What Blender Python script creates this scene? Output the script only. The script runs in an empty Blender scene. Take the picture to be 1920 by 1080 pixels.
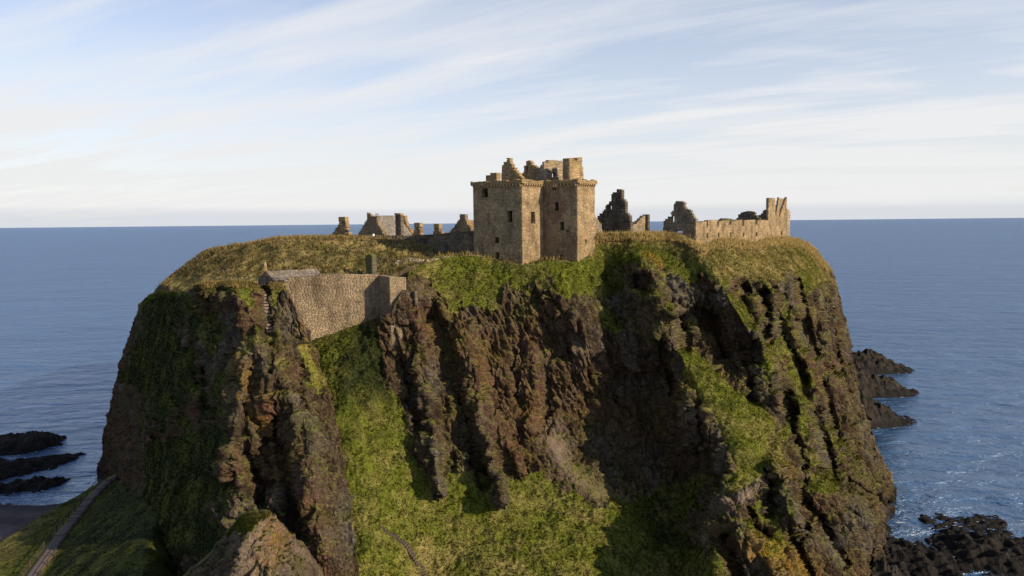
import bpy, bmesh, math, random
import numpy as np
from mathutils import Matrix, Vector

random.seed(7)
RNG = np.random.default_rng(11)
scene = bpy.context.scene
COL = scene.collection

# ------------------------------------------------------------------ camera
FOC = 25.0 / 36.0 * 1920.0
CAM_Z = 60.0
PITCH = math.atan(122.5 / FOC)
ROLL = math.radians(0.567)
_f = np.array([0, math.cos(PITCH), -math.sin(PITCH)])
_u = np.array([0, math.sin(PITCH), math.cos(PITCH)])
_r = np.array([1.0, 0, 0])
RT = math.cos(ROLL) * _r - math.sin(ROLL) * _u
UP = math.cos(ROLL) * _u + math.sin(ROLL) * _r
cam_data = bpy.data.cameras.new("camera")
cam_data.lens = 25.0
cam_data.sensor_width = 36.0
cam_data.clip_start = 0.5
cam_data.clip_end = 600000.0
cam = bpy.data.objects.new("camera", cam_data)
COL.objects.link(cam)
cam.matrix_world = Matrix(((RT[0], UP[0], -_f[0], 0), (RT[1], UP[1], -_f[1], 0), (RT[2], UP[2], -_f[2], CAM_Z), (0, 0, 0, 1)))
scene.camera = cam

# ------------------------------------------------------------------ light
SUN_DIR = np.array([0.876, -0.49, 0.0])
SUN_EL = math.radians(24.0)
SUN_DIR = SUN_DIR / np.linalg.norm(SUN_DIR) * math.cos(SUN_EL)
SUN_DIR[2] = math.sin(SUN_EL)
world = bpy.data.worlds.new("World")
scene.world = world
world.use_nodes = True
sun_data = bpy.data.lights.new("sun", 'SUN')
sun_data.energy = 5.0
sun_data.angle = math.radians(0.5)
sun_data.color = (1.0, 0.825, 0.58)
sun = bpy.data.objects.new("sun", sun_data)
COL.objects.link(sun)
sun.rotation_euler = Vector(SUN_DIR).to_track_quat('Z', 'Y').to_euler()
sun.location = (120, -80, 160)
scene.view_settings.view_transform = 'Standard'
scene.view_settings.look = 'None'
scene.view_settings.exposure = 0.4
scene.view_settings.gamma = 1.0
scene.view_settings.use_curve_mapping = False

# ------------------------------------------------------------------ node helpers
class NT:
    def __init__(self, tree):
        self.t = tree
        tree.nodes.clear()
    def n(self, kind, **kw):
        nd = self.t.nodes.new(kind)
        for k, v in kw.items():
            if k.startswith('i_'):
                key = k[2:]
                key = int(key) if key.isdigit() else key.replace('_', ' ')
                nd.inputs[key].default_value = v
            else:
                setattr(nd, k, v)
        return nd
    def l(self, a, b):
        self.t.links.new(a, b)
    def math(self, op, a, b=None, clamp=False):
        nd = self.t.nodes.new('ShaderNodeMath'); nd.operation = op; nd.use_clamp = clamp
        for i, x in enumerate((a, b)):
            if x is None: continue
            if isinstance(x, (int, float)): nd.inputs[i].default_value = x
            else: self.l(x, nd.inputs[i])
        return nd.outputs[0]
    def ramp(self, fac, stops):
        nd = self.t.nodes.new('ShaderNodeValToRGB')
        el = nd.color_ramp.elements
        while len(el) < len(stops): el.new(0.5)
        for e, (p, c) in zip(el, stops):
            e.position = p
            e.color = c if len(c) == 4 else (*c, 1)
        self.l(fac, nd.inputs[0])
        return nd.outputs[0]
    def mix(self, fac, a, b, blend='MIX'):
        nd = self.t.nodes.new('ShaderNodeMix'); nd.data_type = 'RGBA'; nd.blend_type = blend
        for s, x in ((nd.inputs[0], fac), (nd.inputs[6], a), (nd.inputs[7], b)):
            if isinstance(x, (int, float)): s.default_value = x
            elif isinstance(x, tuple): s.default_value = x if len(x) == 4 else (*x, 1)
            else: self.l(x, s)
        return nd.outputs[2]

def build_sky():
    t = NT(world.node_tree)
    out = t.n('ShaderNodeOutputWorld'); bg = t.n('ShaderNodeBackground')
    bg.inputs[1].default_value = SKY_STRENGTH
    sky = t.n('ShaderNodeTexSky')
    sky.sky_type = 'NISHITA'; sky.sun_disc = False
    sky.sun_elevation = SUN_EL
    sky.sun_rotation = math.atan2(SUN_DIR[0], SUN_DIR[1])
    sky.air_density = 1.0; sky.dust_density = 0.6; sky.ozone_density = 2.0
    tc = t.n('ShaderNodeTexCoord')
    sep = t.n('ShaderNodeSeparateXYZ'); t.l(tc.outputs['Generated'], sep.inputs[0])
    # direction flattened onto a high cloud layer: (x/z, y/z)
    zc = t.math('ADD', t.math('MAXIMUM', sep.outputs[2], 0.0), 0.10)
    u = t.math('DIVIDE', sep.outputs[0], zc); v = t.math('DIVIDE', sep.outputs[1], zc)
    cmb = t.n('ShaderNodeCombineXYZ'); t.l(u, cmb.inputs[0]); t.l(v, cmb.inputs[1])
    # cirrus: stretched streaks, warped
    mp = t.n('ShaderNodeMapping', vector_type='TEXTURE'); t.l(cmb.outputs[0], mp.inputs[0])
    mp.inputs['Rotation'].default_value = (0, 0, math.radians(-24)); mp.inputs['Scale'].default_value = (3.6, 1.15, 1)
    mp.inputs['Location'].default_value = (3.1, 0.35, 0)
    n1 = t.n('ShaderNodeTexNoise', i_Scale=1.15, i_Detail=7.0, i_Roughness=0.55, i_Distortion=1.1); t.l(mp.outputs[0], n1.inputs['Vector'])
    mp2 = t.n('ShaderNodeMapping', vector_type='TEXTURE'); t.l(cmb.outputs[0], mp2.inputs[0])
    mp2.inputs['Rotation'].default_value = (0, 0, math.radians(-32)); mp2.inputs['Scale'].default_value = (2.6, 0.42, 1)
    mp2.inputs['Location'].default_value = (1.3, 2.2, 0)
    n2 = t.n('ShaderNodeTexNoise', i_Scale=1.6, i_Detail=8.0, i_Roughness=0.6, i_Distortion=0.6); t.l(mp2.outputs[0], n2.inputs['Vector'])
    s = t.math('ADD', t.math('MULTIPLY', n1.outputs[0], 0.70), t.math('MULTIPLY', n2.outputs[0], 0.34))
    cl = t.ramp(s, [(0.46, (0, 0, 0)), (0.58, (0.45, 0.45, 0.45)), (0.74, (1, 1, 1))])
    # thin veil thickening to the horizon
    veil = t.ramp(sep.outputs[2], [(0.0, (0.93,) * 3), (0.05, (0.82,) * 3), (0.15, (0.55,) * 3), (0.29, (0.30,) * 3), (0.6, (0.08,) * 3), (1.0, (0.0,) * 3)])
    # a thin layer is seen through less of it the higher one looks
    thin = t.math('DIVIDE', 0.30, t.math('MAXIMUM', sep.outputs[2], 0.30))
    cov = t.math('ADD', t.math('MULTIPLY', t.math('MULTIPLY', cl, thin), 0.70), veil, clamp=True)
    # pale low bank just above the horizon
    mp3 = t.n('ShaderNodeMapping'); t.l(tc.outputs['Generated'], mp3.inputs[0]); mp3.inputs['Scale'].default_value = (2.2, 2.2, 60)
    n3 = t.n('ShaderNodeTexNoise', i_Scale=1.5, i_Detail=5.0); t.l(mp3.outputs[0], n3.inputs['Vector'])
    bank = t.ramp(t.math('ADD', sep.outputs[2], t.math('MULTIPLY', n3.outputs[0], 0.016)),
                  [(0.0, (1, 1, 1)), (0.021, (1, 1, 1)), (0.034, (0, 0, 0))])
    warm = t.mix(t.ramp(sep.outputs[2], [(0.0, (1, 1, 1)), (0.16, (0, 0, 0))]), CLOUD_COL, (8.35, 8.35, 8.3, 1))
    ccol = t.mix(t.math('MULTIPLY', bank, 0.55), warm, BANK_COL)
    blue = t.mix(1.0, sky.outputs[0], (1.62, 1.52, 1.62, 1), 'MULTIPLY')
    sk = t.mix(cov, blue, ccol)
    t.l(sk, bg.inputs[0]); t.l(bg.outputs[0], out.inputs[0])

SKY_STRENGTH = 0.078
CLOUD_COL = (8.2, 8.3, 8.5, 1)
BANK_COL = (5.6, 6.1, 7.0, 1)
build_sky()

# ------------------------------------------------------------------ pixel <-> place
def ray(px, py):
    px = np.asarray(px, float); py = np.asarray(py, float)
    a = (px - 960) / FOC; b = -(py - 540) / FOC
    return _f + a[..., None] * RT + b[..., None] * UP
def at(px, py, Y):
    d = ray(px, py)
    k = np.asarray(Y, float) / d[..., 1]
    p = d * k[..., None]
    p[..., 2] += CAM_Z
    return p
def proj(P):
    P = np.asarray(P, float) - np.array([0, 0, CAM_Z])
    w = P @ _f
    return 960 + FOC * (P @ RT) / w, 540 - FOC * (P @ UP) / w

# ------------------------------------------------------------------ noise (numpy)
_perm = RNG.permutation(256).astype(np.int64)
_perm = np.concatenate([_perm, _perm, _perm])
_gr = RNG.normal(size=(256, 3)); _gr /= np.linalg.norm(_gr, axis=1)[:, None]
_gr = _gr.astype(np.float32)
def perlin(P):
    P = np.asarray(P, np.float32)
    i = np.floor(P).astype(np.int64); fr = P - i
    i &= 255
    w = fr * fr * fr * (fr * (fr * 6 - 15) + 10)
    out = 0
    for dx in (0, 1):
        hx = _perm[i[:, 0] + dx]; wx = w[:, 0] if dx else 1 - w[:, 0]
        for dy in (0, 1):
            hy = _perm[hx + i[:, 1] + dy]; wy = w[:, 1] if dy else 1 - w[:, 1]
            for dz in (0, 1):
                h = _perm[hy + i[:, 2] + dz]; wz = w[:, 2] if dz else 1 - w[:, 2]
                g = _gr[h]
                out = out + wx * wy * wz * (g[:, 0] * (fr[:, 0] - dx) + g[:, 1] * (fr[:, 1] - dy) + g[:, 2] * (fr[:, 2] - dz))
    return out * 1.6
def fbm(P, o=4, g=0.5):
    a = 1.0; s = 0; t = 0; P = np.asarray(P, np.float32)
    for k in range(o):
        s = s + a * perlin(P * (2.03 ** k) + 17.3 * k); t += a; a *= g
    return s / t
def ridged(P, o=4, g=0.55):
    a = 1.0; s = 0; t = 0; P = np.asarray(P, np.float32)
    for k in range(o):
        s = s + a * (1 - np.abs(perlin(P * (2.1 ** k) + 9.1 * k)) * 2); t += a; a *= g
    return s / t
def cells(P, gap=False):
    """distance to the nearest of one jittered point per unit cell, and a random number of that cell"""
    P = np.asarray(P, np.float32); i = np.floor(P).astype(np.int64); fr = P - i
    best = np.full(len(P), 9.0, np.float32); sec = best.copy(); rid = np.zeros(len(P), np.float32)
    for dx in (-1, 0, 1):
        for dy in (-1, 0, 1):
            for dz in (-1, 0, 1):
                h = _perm[_perm[_perm[(i[:, 0] + dx) & 255] + ((i[:, 1] + dy) & 255)] + ((i[:, 2] + dz) & 255)]
                j = _gr[h] * 0.42
                d = (dx + 0.5 + j[:, 0] - fr[:, 0]) ** 2 + (dy + 0.5 + j[:, 1] - fr[:, 1]) ** 2 + (dz + 0.5 + j[:, 2] - fr[:, 2]) ** 2
                m = d < best
                sec = np.where(m, best, np.minimum(sec, d))
                best = np.where(m, d, best); rid = np.where(m, h / 255.0, rid)
    if gap: return np.sqrt(best), rid, np.sqrt(sec) - np.sqrt(best)
    return np.sqrt(best), rid
def sstep(a, b, x):
    t = np.clip((x - a) / (b - a), 0, 1)
    return t * t * (3 - 2 * t)
def lerp3(a, b, t):
    return a * (1 - t[:, None]) + np.asarray(b) * t[:, None]

def rbf(pts, vals, c=0.03):
    """smooth surface through scattered values (multiquadric + plane)"""
    P = np.asarray(pts, float); n = len(P)
    phi = lambda A, B: np.sqrt(((A[:, None, :] - B[None]) ** 2).sum(-1) + c * c)
    K = np.zeros((n + 3, n + 3)); K[:n, :n] = phi(P, P)
    K[:n, n] = 1; K[:n, n + 1:] = P; K[n, :n] = 1; K[n + 1:, :n] = P.T
    w = np.linalg.solve(K, np.concatenate([np.asarray(vals, float), [0, 0, 0]]))
    def ev(Q):
        Q = np.asarray(Q, float); out = np.empty(len(Q))
        for s in range(0, len(Q), 20000):
            q = Q[s:s + 20000]
            out[s:s + 20000] = phi(q, P) @ w[:n] + w[n] + q @ w[n + 1:]
        return out
    return ev

def depth_fn(ctrl):
    c = np.array(ctrl, float)
    ev = rbf(c[:, :2] / 1000.0, np.log(c[:, 2]))
    return lambda px, py: np.exp(ev(np.stack([np.ravel(px), np.ravel(py)], 1) / 1000.0)).reshape(np.shape(px))

def seg_dist(px, py, pl):
    """distance in the traced outline to a polyline, and how far along it (0..1)"""
    pl = np.asarray(pl, float); best = np.full(px.shape, 1e9); tt = np.zeros(px.shape); side = np.zeros(px.shape)
    L = np.concatenate([[0], np.cumsum(np.linalg.norm(np.diff(pl, axis=0), axis=1))])
    for k in range(len(pl) - 1):
        a, b = pl[k], pl[k + 1]; ab = b - a; l2 = ab @ ab
        t = np.clip(((px - a[0]) * ab[0] + (py - a[1]) * ab[1]) / l2, 0, 1)
        dx = px - a[0] - t * ab[0]; dy = py - a[1] - t * ab[1]
        d = np.hypot(dx, dy); m = d < best
        best = np.where(m, d, best); tt = np.where(m, (L[k] + t * (L[k + 1] - L[k])) / L[-1], tt)
        side = np.where(m, np.sign(dx * ab[1] - dy * ab[0]), side)
    return best, tt, side

# ------------------------------------------------------------------ object helpers
def link(o, parent=None):
    COL.objects.link(o)
    if parent is not None: o.parent = parent
    return o
def mesh_obj(name, verts, faces, mat, parent=None, cols=None, smooth=False, attrs=None, **props):
    me = bpy.data.meshes.new(name)
    verts = np.asarray(verts, np.float32)
    if isinstance(faces, np.ndarray):
        n, k = faces.shape
        me.vertices.add(len(verts)); me.vertices.foreach_set('co', verts.ravel())
        me.loops.add(n * k); me.loops.foreach_set('vertex_index', faces.ravel().astype(np.int32))
        me.polygons.add(n)
        me.polygons.foreach_set('loop_start', np.arange(0, n * k, k, dtype=np.int32))
        me.update(calc_edges=True)
    else:
        me.from_pydata([tuple(v) for v in verts], [], faces)
        me.update()
    if cols is not None:
        ca = me.color_attributes.new('Col', 'FLOAT_COLOR', 'POINT')
        c4 = np.ones((len(verts), 4), np.float32); c4[:, :3] = cols
        ca.data.foreach_set('color', c4.ravel())
    for k, v in (attrs or {}).items():
        a = me.attributes.new(k, 'FLOAT', 'POINT'); a.data.foreach_set('value', np.asarray(v, np.float32))
    if smooth:
        me.polygons.foreach_set('use_smooth', np.ones(len(me.polygons), bool))
    me.materials.append(mat)
    o = bpy.data.objects.new(name, me)
    for k, v in props.items(): o[k] = v
    return link(o, parent)
def thing(name, label, cat, loc, group=None):
    o = bpy.data.objects.new(name, None)
    o.location = [float(q) for q in loc]; o.empty_display_size = 0.3
    o['label'] = label; o['category'] = cat
    if group: o['group'] = group
    return link(o)

def grid_faces(ni, nj, flip=False):
    a = np.arange(ni * nj).reshape(ni, nj)
    q = np.stack([a[:-1, :-1], a[:-1, 1:], a[1:, 1:], a[1:, :-1]], -1).reshape(-1, 4)
    return q[:, ::-1].copy() if flip else q
def grid_normals(P):
    du = np.gradient(P, axis=0); dv = np.gradient(P, axis=1)
    n = np.cross(du, dv); return n / (np.linalg.norm(n, axis=-1)[..., None] + 1e-9)

# ------------------------------------------------------------------ materials
def mat_vcol(name, rough=0.9, bump=0.3, bscale=6.0, cvar=0.35, cscale=9.0, voro=0.0, vscale=2.0, spec=0.25, masked=False):
    """colour from the mesh's own paint, broken up by fine grain, with fine relief"""
    m = bpy.data.materials.new(name); m.use_nodes = True
    t = NT(m.node_tree)
    out = t.n('ShaderNodeOutputMaterial'); b = t.n('ShaderNodeBsdfPrincipled')
    b.inputs['Roughness'].default_value = rough; b.inputs['Specular IOR Level'].default_value = spec
    at_ = t.n('ShaderNodeAttribute', attribute_name='Col')
    ge = t.n('ShaderNodeNewGeometry')
    n1 = t.n('ShaderNodeTexNoise', i_Scale=cscale, i_Detail=5.0, i_Roughness=0.65); t.l(ge.outputs['Position'], n1.inputs['Vector'])
    n2 = t.n('ShaderNodeTexNoise', i_Scale=bscale, i_Detail=6.0, i_Roughness=0.65); t.l(ge.outputs['Position'], n2.inputs['Vector'])
    k = t.ramp(n1.outputs[0], [(0.28, (1 - cvar,) * 3), (0.5, (1, 1, 1)), (0.74, (1 + cvar * 1.25,) * 3)])
    c = t.mix(1.0, at_.outputs['Color'], k, 'MULTIPLY')
    h = n2.outputs[0]; c_soft = t.mix(.45, c, at_.outputs['Color'])
    if voro:
        vt = t.n('ShaderNodeTexVoronoi', i_Scale=vscale); t.l(ge.outputs['Position'], vt.inputs['Vector'])
        h = t.math('ADD', t.math('MULTIPLY', vt.outputs['Distance'], -voro), h)
        rk = t.ramp(vt.outputs['Distance'], [(0.0, (1.12,) * 3), (0.45, (1, 1, 1)), (0.85, (0.7,) * 3)])
        c = t.mix(1.0, c, rk, 'MULTIPLY')
    bp = t.n('ShaderNodeBump', i_Strength=bump, i_Distance=0.4); t.l(h, bp.inputs['Height'])
    if voro and masked:
        rk_ = t.n('ShaderNodeAttribute', attribute_name='Rock')
        t.l(t.math('ADD', t.math('MULTIPLY', rk_.outputs['Fac'], bump * .85), bump * .15), bp.inputs['Strength'])
        c = t.mix(rk_.outputs['Fac'], c_soft, c)
    t.l(c, b.inputs['Base Color']); t.l(bp.outputs[0], b.inputs['Normal']); t.l(b.outputs[0], out.inputs[0])
    return m
def mat_plain(name, col, rough=0.7, bump=0.2, bscale=8.0, cvar=0.3, metallic=0.0):
    m = bpy.data.materials.new(name); m.use_nodes = True
    t = NT(m.node_tree)
    out = t.n('ShaderNodeOutputMaterial'); b = t.n('ShaderNodeBsdfPrincipled')
    b.inputs['Roughness'].default_value = rough; b.inputs['Metallic'].default_value = metallic
    b.inputs['Specular IOR Level'].default_value = 0.3
    ge = t.n('ShaderNodeNewGeometry')
    n1 = t.n('ShaderNodeTexNoise', i_Scale=bscale, i_Detail=6.0, i_Roughness=0.65); t.l(ge.outputs['Position'], n1.inputs['Vector'])
    k = t.ramp(n1.outputs[0], [(0.28, (1 - cvar,) * 3), (0.72, (1 + cvar,) * 3)])
    t.l(t.mix(1.0, (*col, 1), k, 'MULTIPLY'), b.inputs['Base Color'])
    bp = t.n('ShaderNodeBump', i_Strength=bump, i_Distance=0.1); t.l(n1.outputs[0], bp.inputs['Height'])
    t.l(bp.outputs[0], b.inputs['Normal']); t.l(b.outputs[0], out.inputs[0])
    return m
M_LAND = mat_vcol('cliff_and_turf', rough=0.95, bump=0.9, bscale=3.4, cvar=0.38, cscale=4.0, voro=0.6, vscale=2.3, spec=0.12, masked=True)
M_STONE = mat_vcol('old_masonry', rough=0.92, bump=0.35, bscale=9.0, cvar=0.32, cscale=7.0, spec=0.2)
def mat_grass():
    m = bpy.data.materials.new('grass_blades'); m.use_nodes = True
    t = NT(m.node_tree); out = t.n('ShaderNodeOutputMaterial'); a = t.n('ShaderNodeAttribute', attribute_name='Col')
    d = t.n('ShaderNodeBsdfDiffuse'); tr = t.n('ShaderNodeBsdfTranslucent'); mx = t.n('ShaderNodeMixShader'); mx.inputs[0].default_value = .32
    for s_ in (d, tr): t.l(a.outputs['Color'], s_.inputs[0])
    t.l(d.outputs[0], mx.inputs[1]); t.l(tr.outputs[0], mx.inputs[2]); t.l(mx.outputs[0], out.inputs[0])
    return m
M_GRASS = mat_grass()
M_WETROCK = mat_vcol('wet_dark_rock', rough=0.75, bump=0.9, bscale=2.0, cvar=0.5, cscale=3.0, voro=0.4, vscale=1.2, spec=0.12)
STEP = 1.3          # spacing of the traced land grid, photograph pixels
# ------------------------------------------------------------------ terrain: traced crests, ribs and gullies at their own distances
def curve(pts):
    p = np.array(pts, float)
    return lambda x: np.interp(x, p[:, 0], p[:, 1])

SKY_LINE = curve([(-200, 1400), (180, 900), (250, 610), (290, 549), (300, 538), (340, 505), (380, 474), (400, 467), (440, 462), (480, 456),
                  (520, 449), (560, 447), (620, 446), (700, 449), (760, 455), (800, 462), (812, 474), (830, 478), (870, 477), (900, 480), (930, 486), (980, 495),
                  (1022, 487), (1083, 489), (1100, 480), (1114, 462), (1118, 440), (1150, 438), (1200, 437), (1263, 438), (1285, 446), (1305, 457),
                  (1320, 462), (1345, 451), (1370, 449), (1390, 452), (1420, 457), (1440, 448), (1480, 445), (1500, 448), (1530, 470),
                  (1560, 508), (1590, 640), (1640, 900), (1700, 1300)])
L1_TOP = curve([(560, 655), (590, 636), (735, 586), (752, 548), (768, 508), (790, 496), (830, 484), (870, 479), (900, 482), (930, 487), (980, 497),
                (1022, 489), (1083, 491), (1100, 481), (1114, 463), (1118, 441), (1150, 439), (1200, 438), (1263, 439), (1285, 447), (1305, 458),
                (1320, 463), (1345, 452), (1370, 450), (1390, 453), (1420, 458), (1440, 449), (1480, 446), (1500, 449), (1530, 471), (1545, 490),
                (1560, 510), (1572, 545), (1580, 580), (1588, 620), (1592, 650), (1600, 695), (1612, 740), (1626, 780), (1640, 836), (1655, 862), (1668, 885),
                (1672, 905), (1663, 925), (1676, 965), (1680, 1000)])
L1_CTRL = [
 # gully below the curtain wall, grass bowl
 (560, 655, 113), (600, 640, 113.5), (680, 606, 115.5), (732, 591, 113.5), (700, 604, 114.3), (752, 560, 115.2), (640, 700, 109), (640, 760, 106.5), (700, 690, 112), (660, 860, 101.5), (680, 960, 97), (700, 1060, 91.5), (700, 1200, 85),
 (560, 800, 106), (560, 1000, 95), (560, 1200, 85), (720, 780, 109), (740, 860, 105), (768, 510, 121),
 (800, 980, 101), (900, 1000, 101.5), (1000, 1000, 102), (800, 1080, 95), (900, 1080, 95), (1050, 1080, 96), (900, 1200, 88), (1100, 1200, 88),
 (780, 900, 104.5), (860, 900, 106), (940, 935, 105.5), (1010, 930, 108),
 # rock face under the keep
 (790, 500, 124), (870, 482, 128), (980, 500, 126.6), (850, 560, 122), (760, 600, 117), (800, 640, 117), (870, 640, 118.5), (950, 560, 124), (950, 640, 120.5), (1030, 560, 124.6),
 (780, 760, 112), (850, 760, 113), (930, 740, 115.5), (1000, 700, 119), (950, 830, 111), (1010, 820, 113.5), (800, 850, 107), (880, 850, 108.5),
 # amphitheatre
 (1040, 640, 123.4), (1050, 760, 121), (1060, 850, 114.5), (1100, 900, 112), (1150, 945, 109.5), (1100, 700, 123), (1150, 700, 127.5), (1150, 800, 123), (1150, 880, 117.5),
 (1230, 720, 127.5), (1240, 800, 123.5), (1250, 860, 118.5), (1200, 960, 109), (1230, 1020, 104), (1270, 1000, 108), (1300, 860, 114.5), (1310, 930, 110), (1260, 1080, 98), (1250, 1200, 91), (1325, 880, 111.5),
 # upper right shoulder
 (1060, 510, 125.5), (1090, 600, 122.3), (1140, 500, 131.5), (1150, 580, 128), (1118, 446, 135.5), (1200, 470, 130.5), (1180, 560, 126), (1200, 640, 122.5), (1240, 560, 122.5), (1240, 440, 140), (1290, 460, 134),
 (1300, 520, 127), (1300, 600, 125.5), (1370, 520, 130), (1350, 470, 136), (1420, 470, 144), (1440, 540, 135), (1400, 600, 126), (1480, 447, 172), (1480, 500, 147), (1500, 560, 143), (1530, 475, 176),
 (1560, 530, 172), (1580, 600, 168), (1555, 580, 154), (1540, 640, 144), (1590, 650, 165),
 # right buttress crest and the grass ramp
 (1256, 640, 119.5), (1290, 700, 115.5), (1320, 760, 110.5), (1350, 810, 106.5), (1366, 860, 103), (1355, 930, 98.5), (1335, 1000, 93), (1315, 1080, 87), (1310, 1200, 81),
 (1330, 700, 117), (1400, 760, 112.5), (1430, 830, 107), (1440, 880, 103.5), (1400, 900, 101),
 (1300, 640, 124), (1350, 680, 122), (1420, 720, 120), (1470, 760, 118), (1480, 820, 112.5),
 (1450, 660, 127), (1500, 700, 129), (1550, 720, 137), (1600, 720, 160), (1590, 760, 150), (1620, 800, 157), (1560, 820, 130), (1500, 880, 110), (1590, 880, 128), (1640, 880, 148), (1665, 905, 150),
 (1450, 940, 99.5), (1520, 960, 102), (1600, 960, 117), (1650, 960, 135), (1675, 970, 144), (1420, 1010, 93.5), (1500, 1020, 96), (1580, 1040, 105), (1640, 1040, 121), (1400, 1080, 88), (1500, 1090, 91), (1600, 1100, 103), (1660, 1080, 120),
 (1400, 1200, 81), (1550, 1200, 88), (1680, 1200, 112),
]
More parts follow.
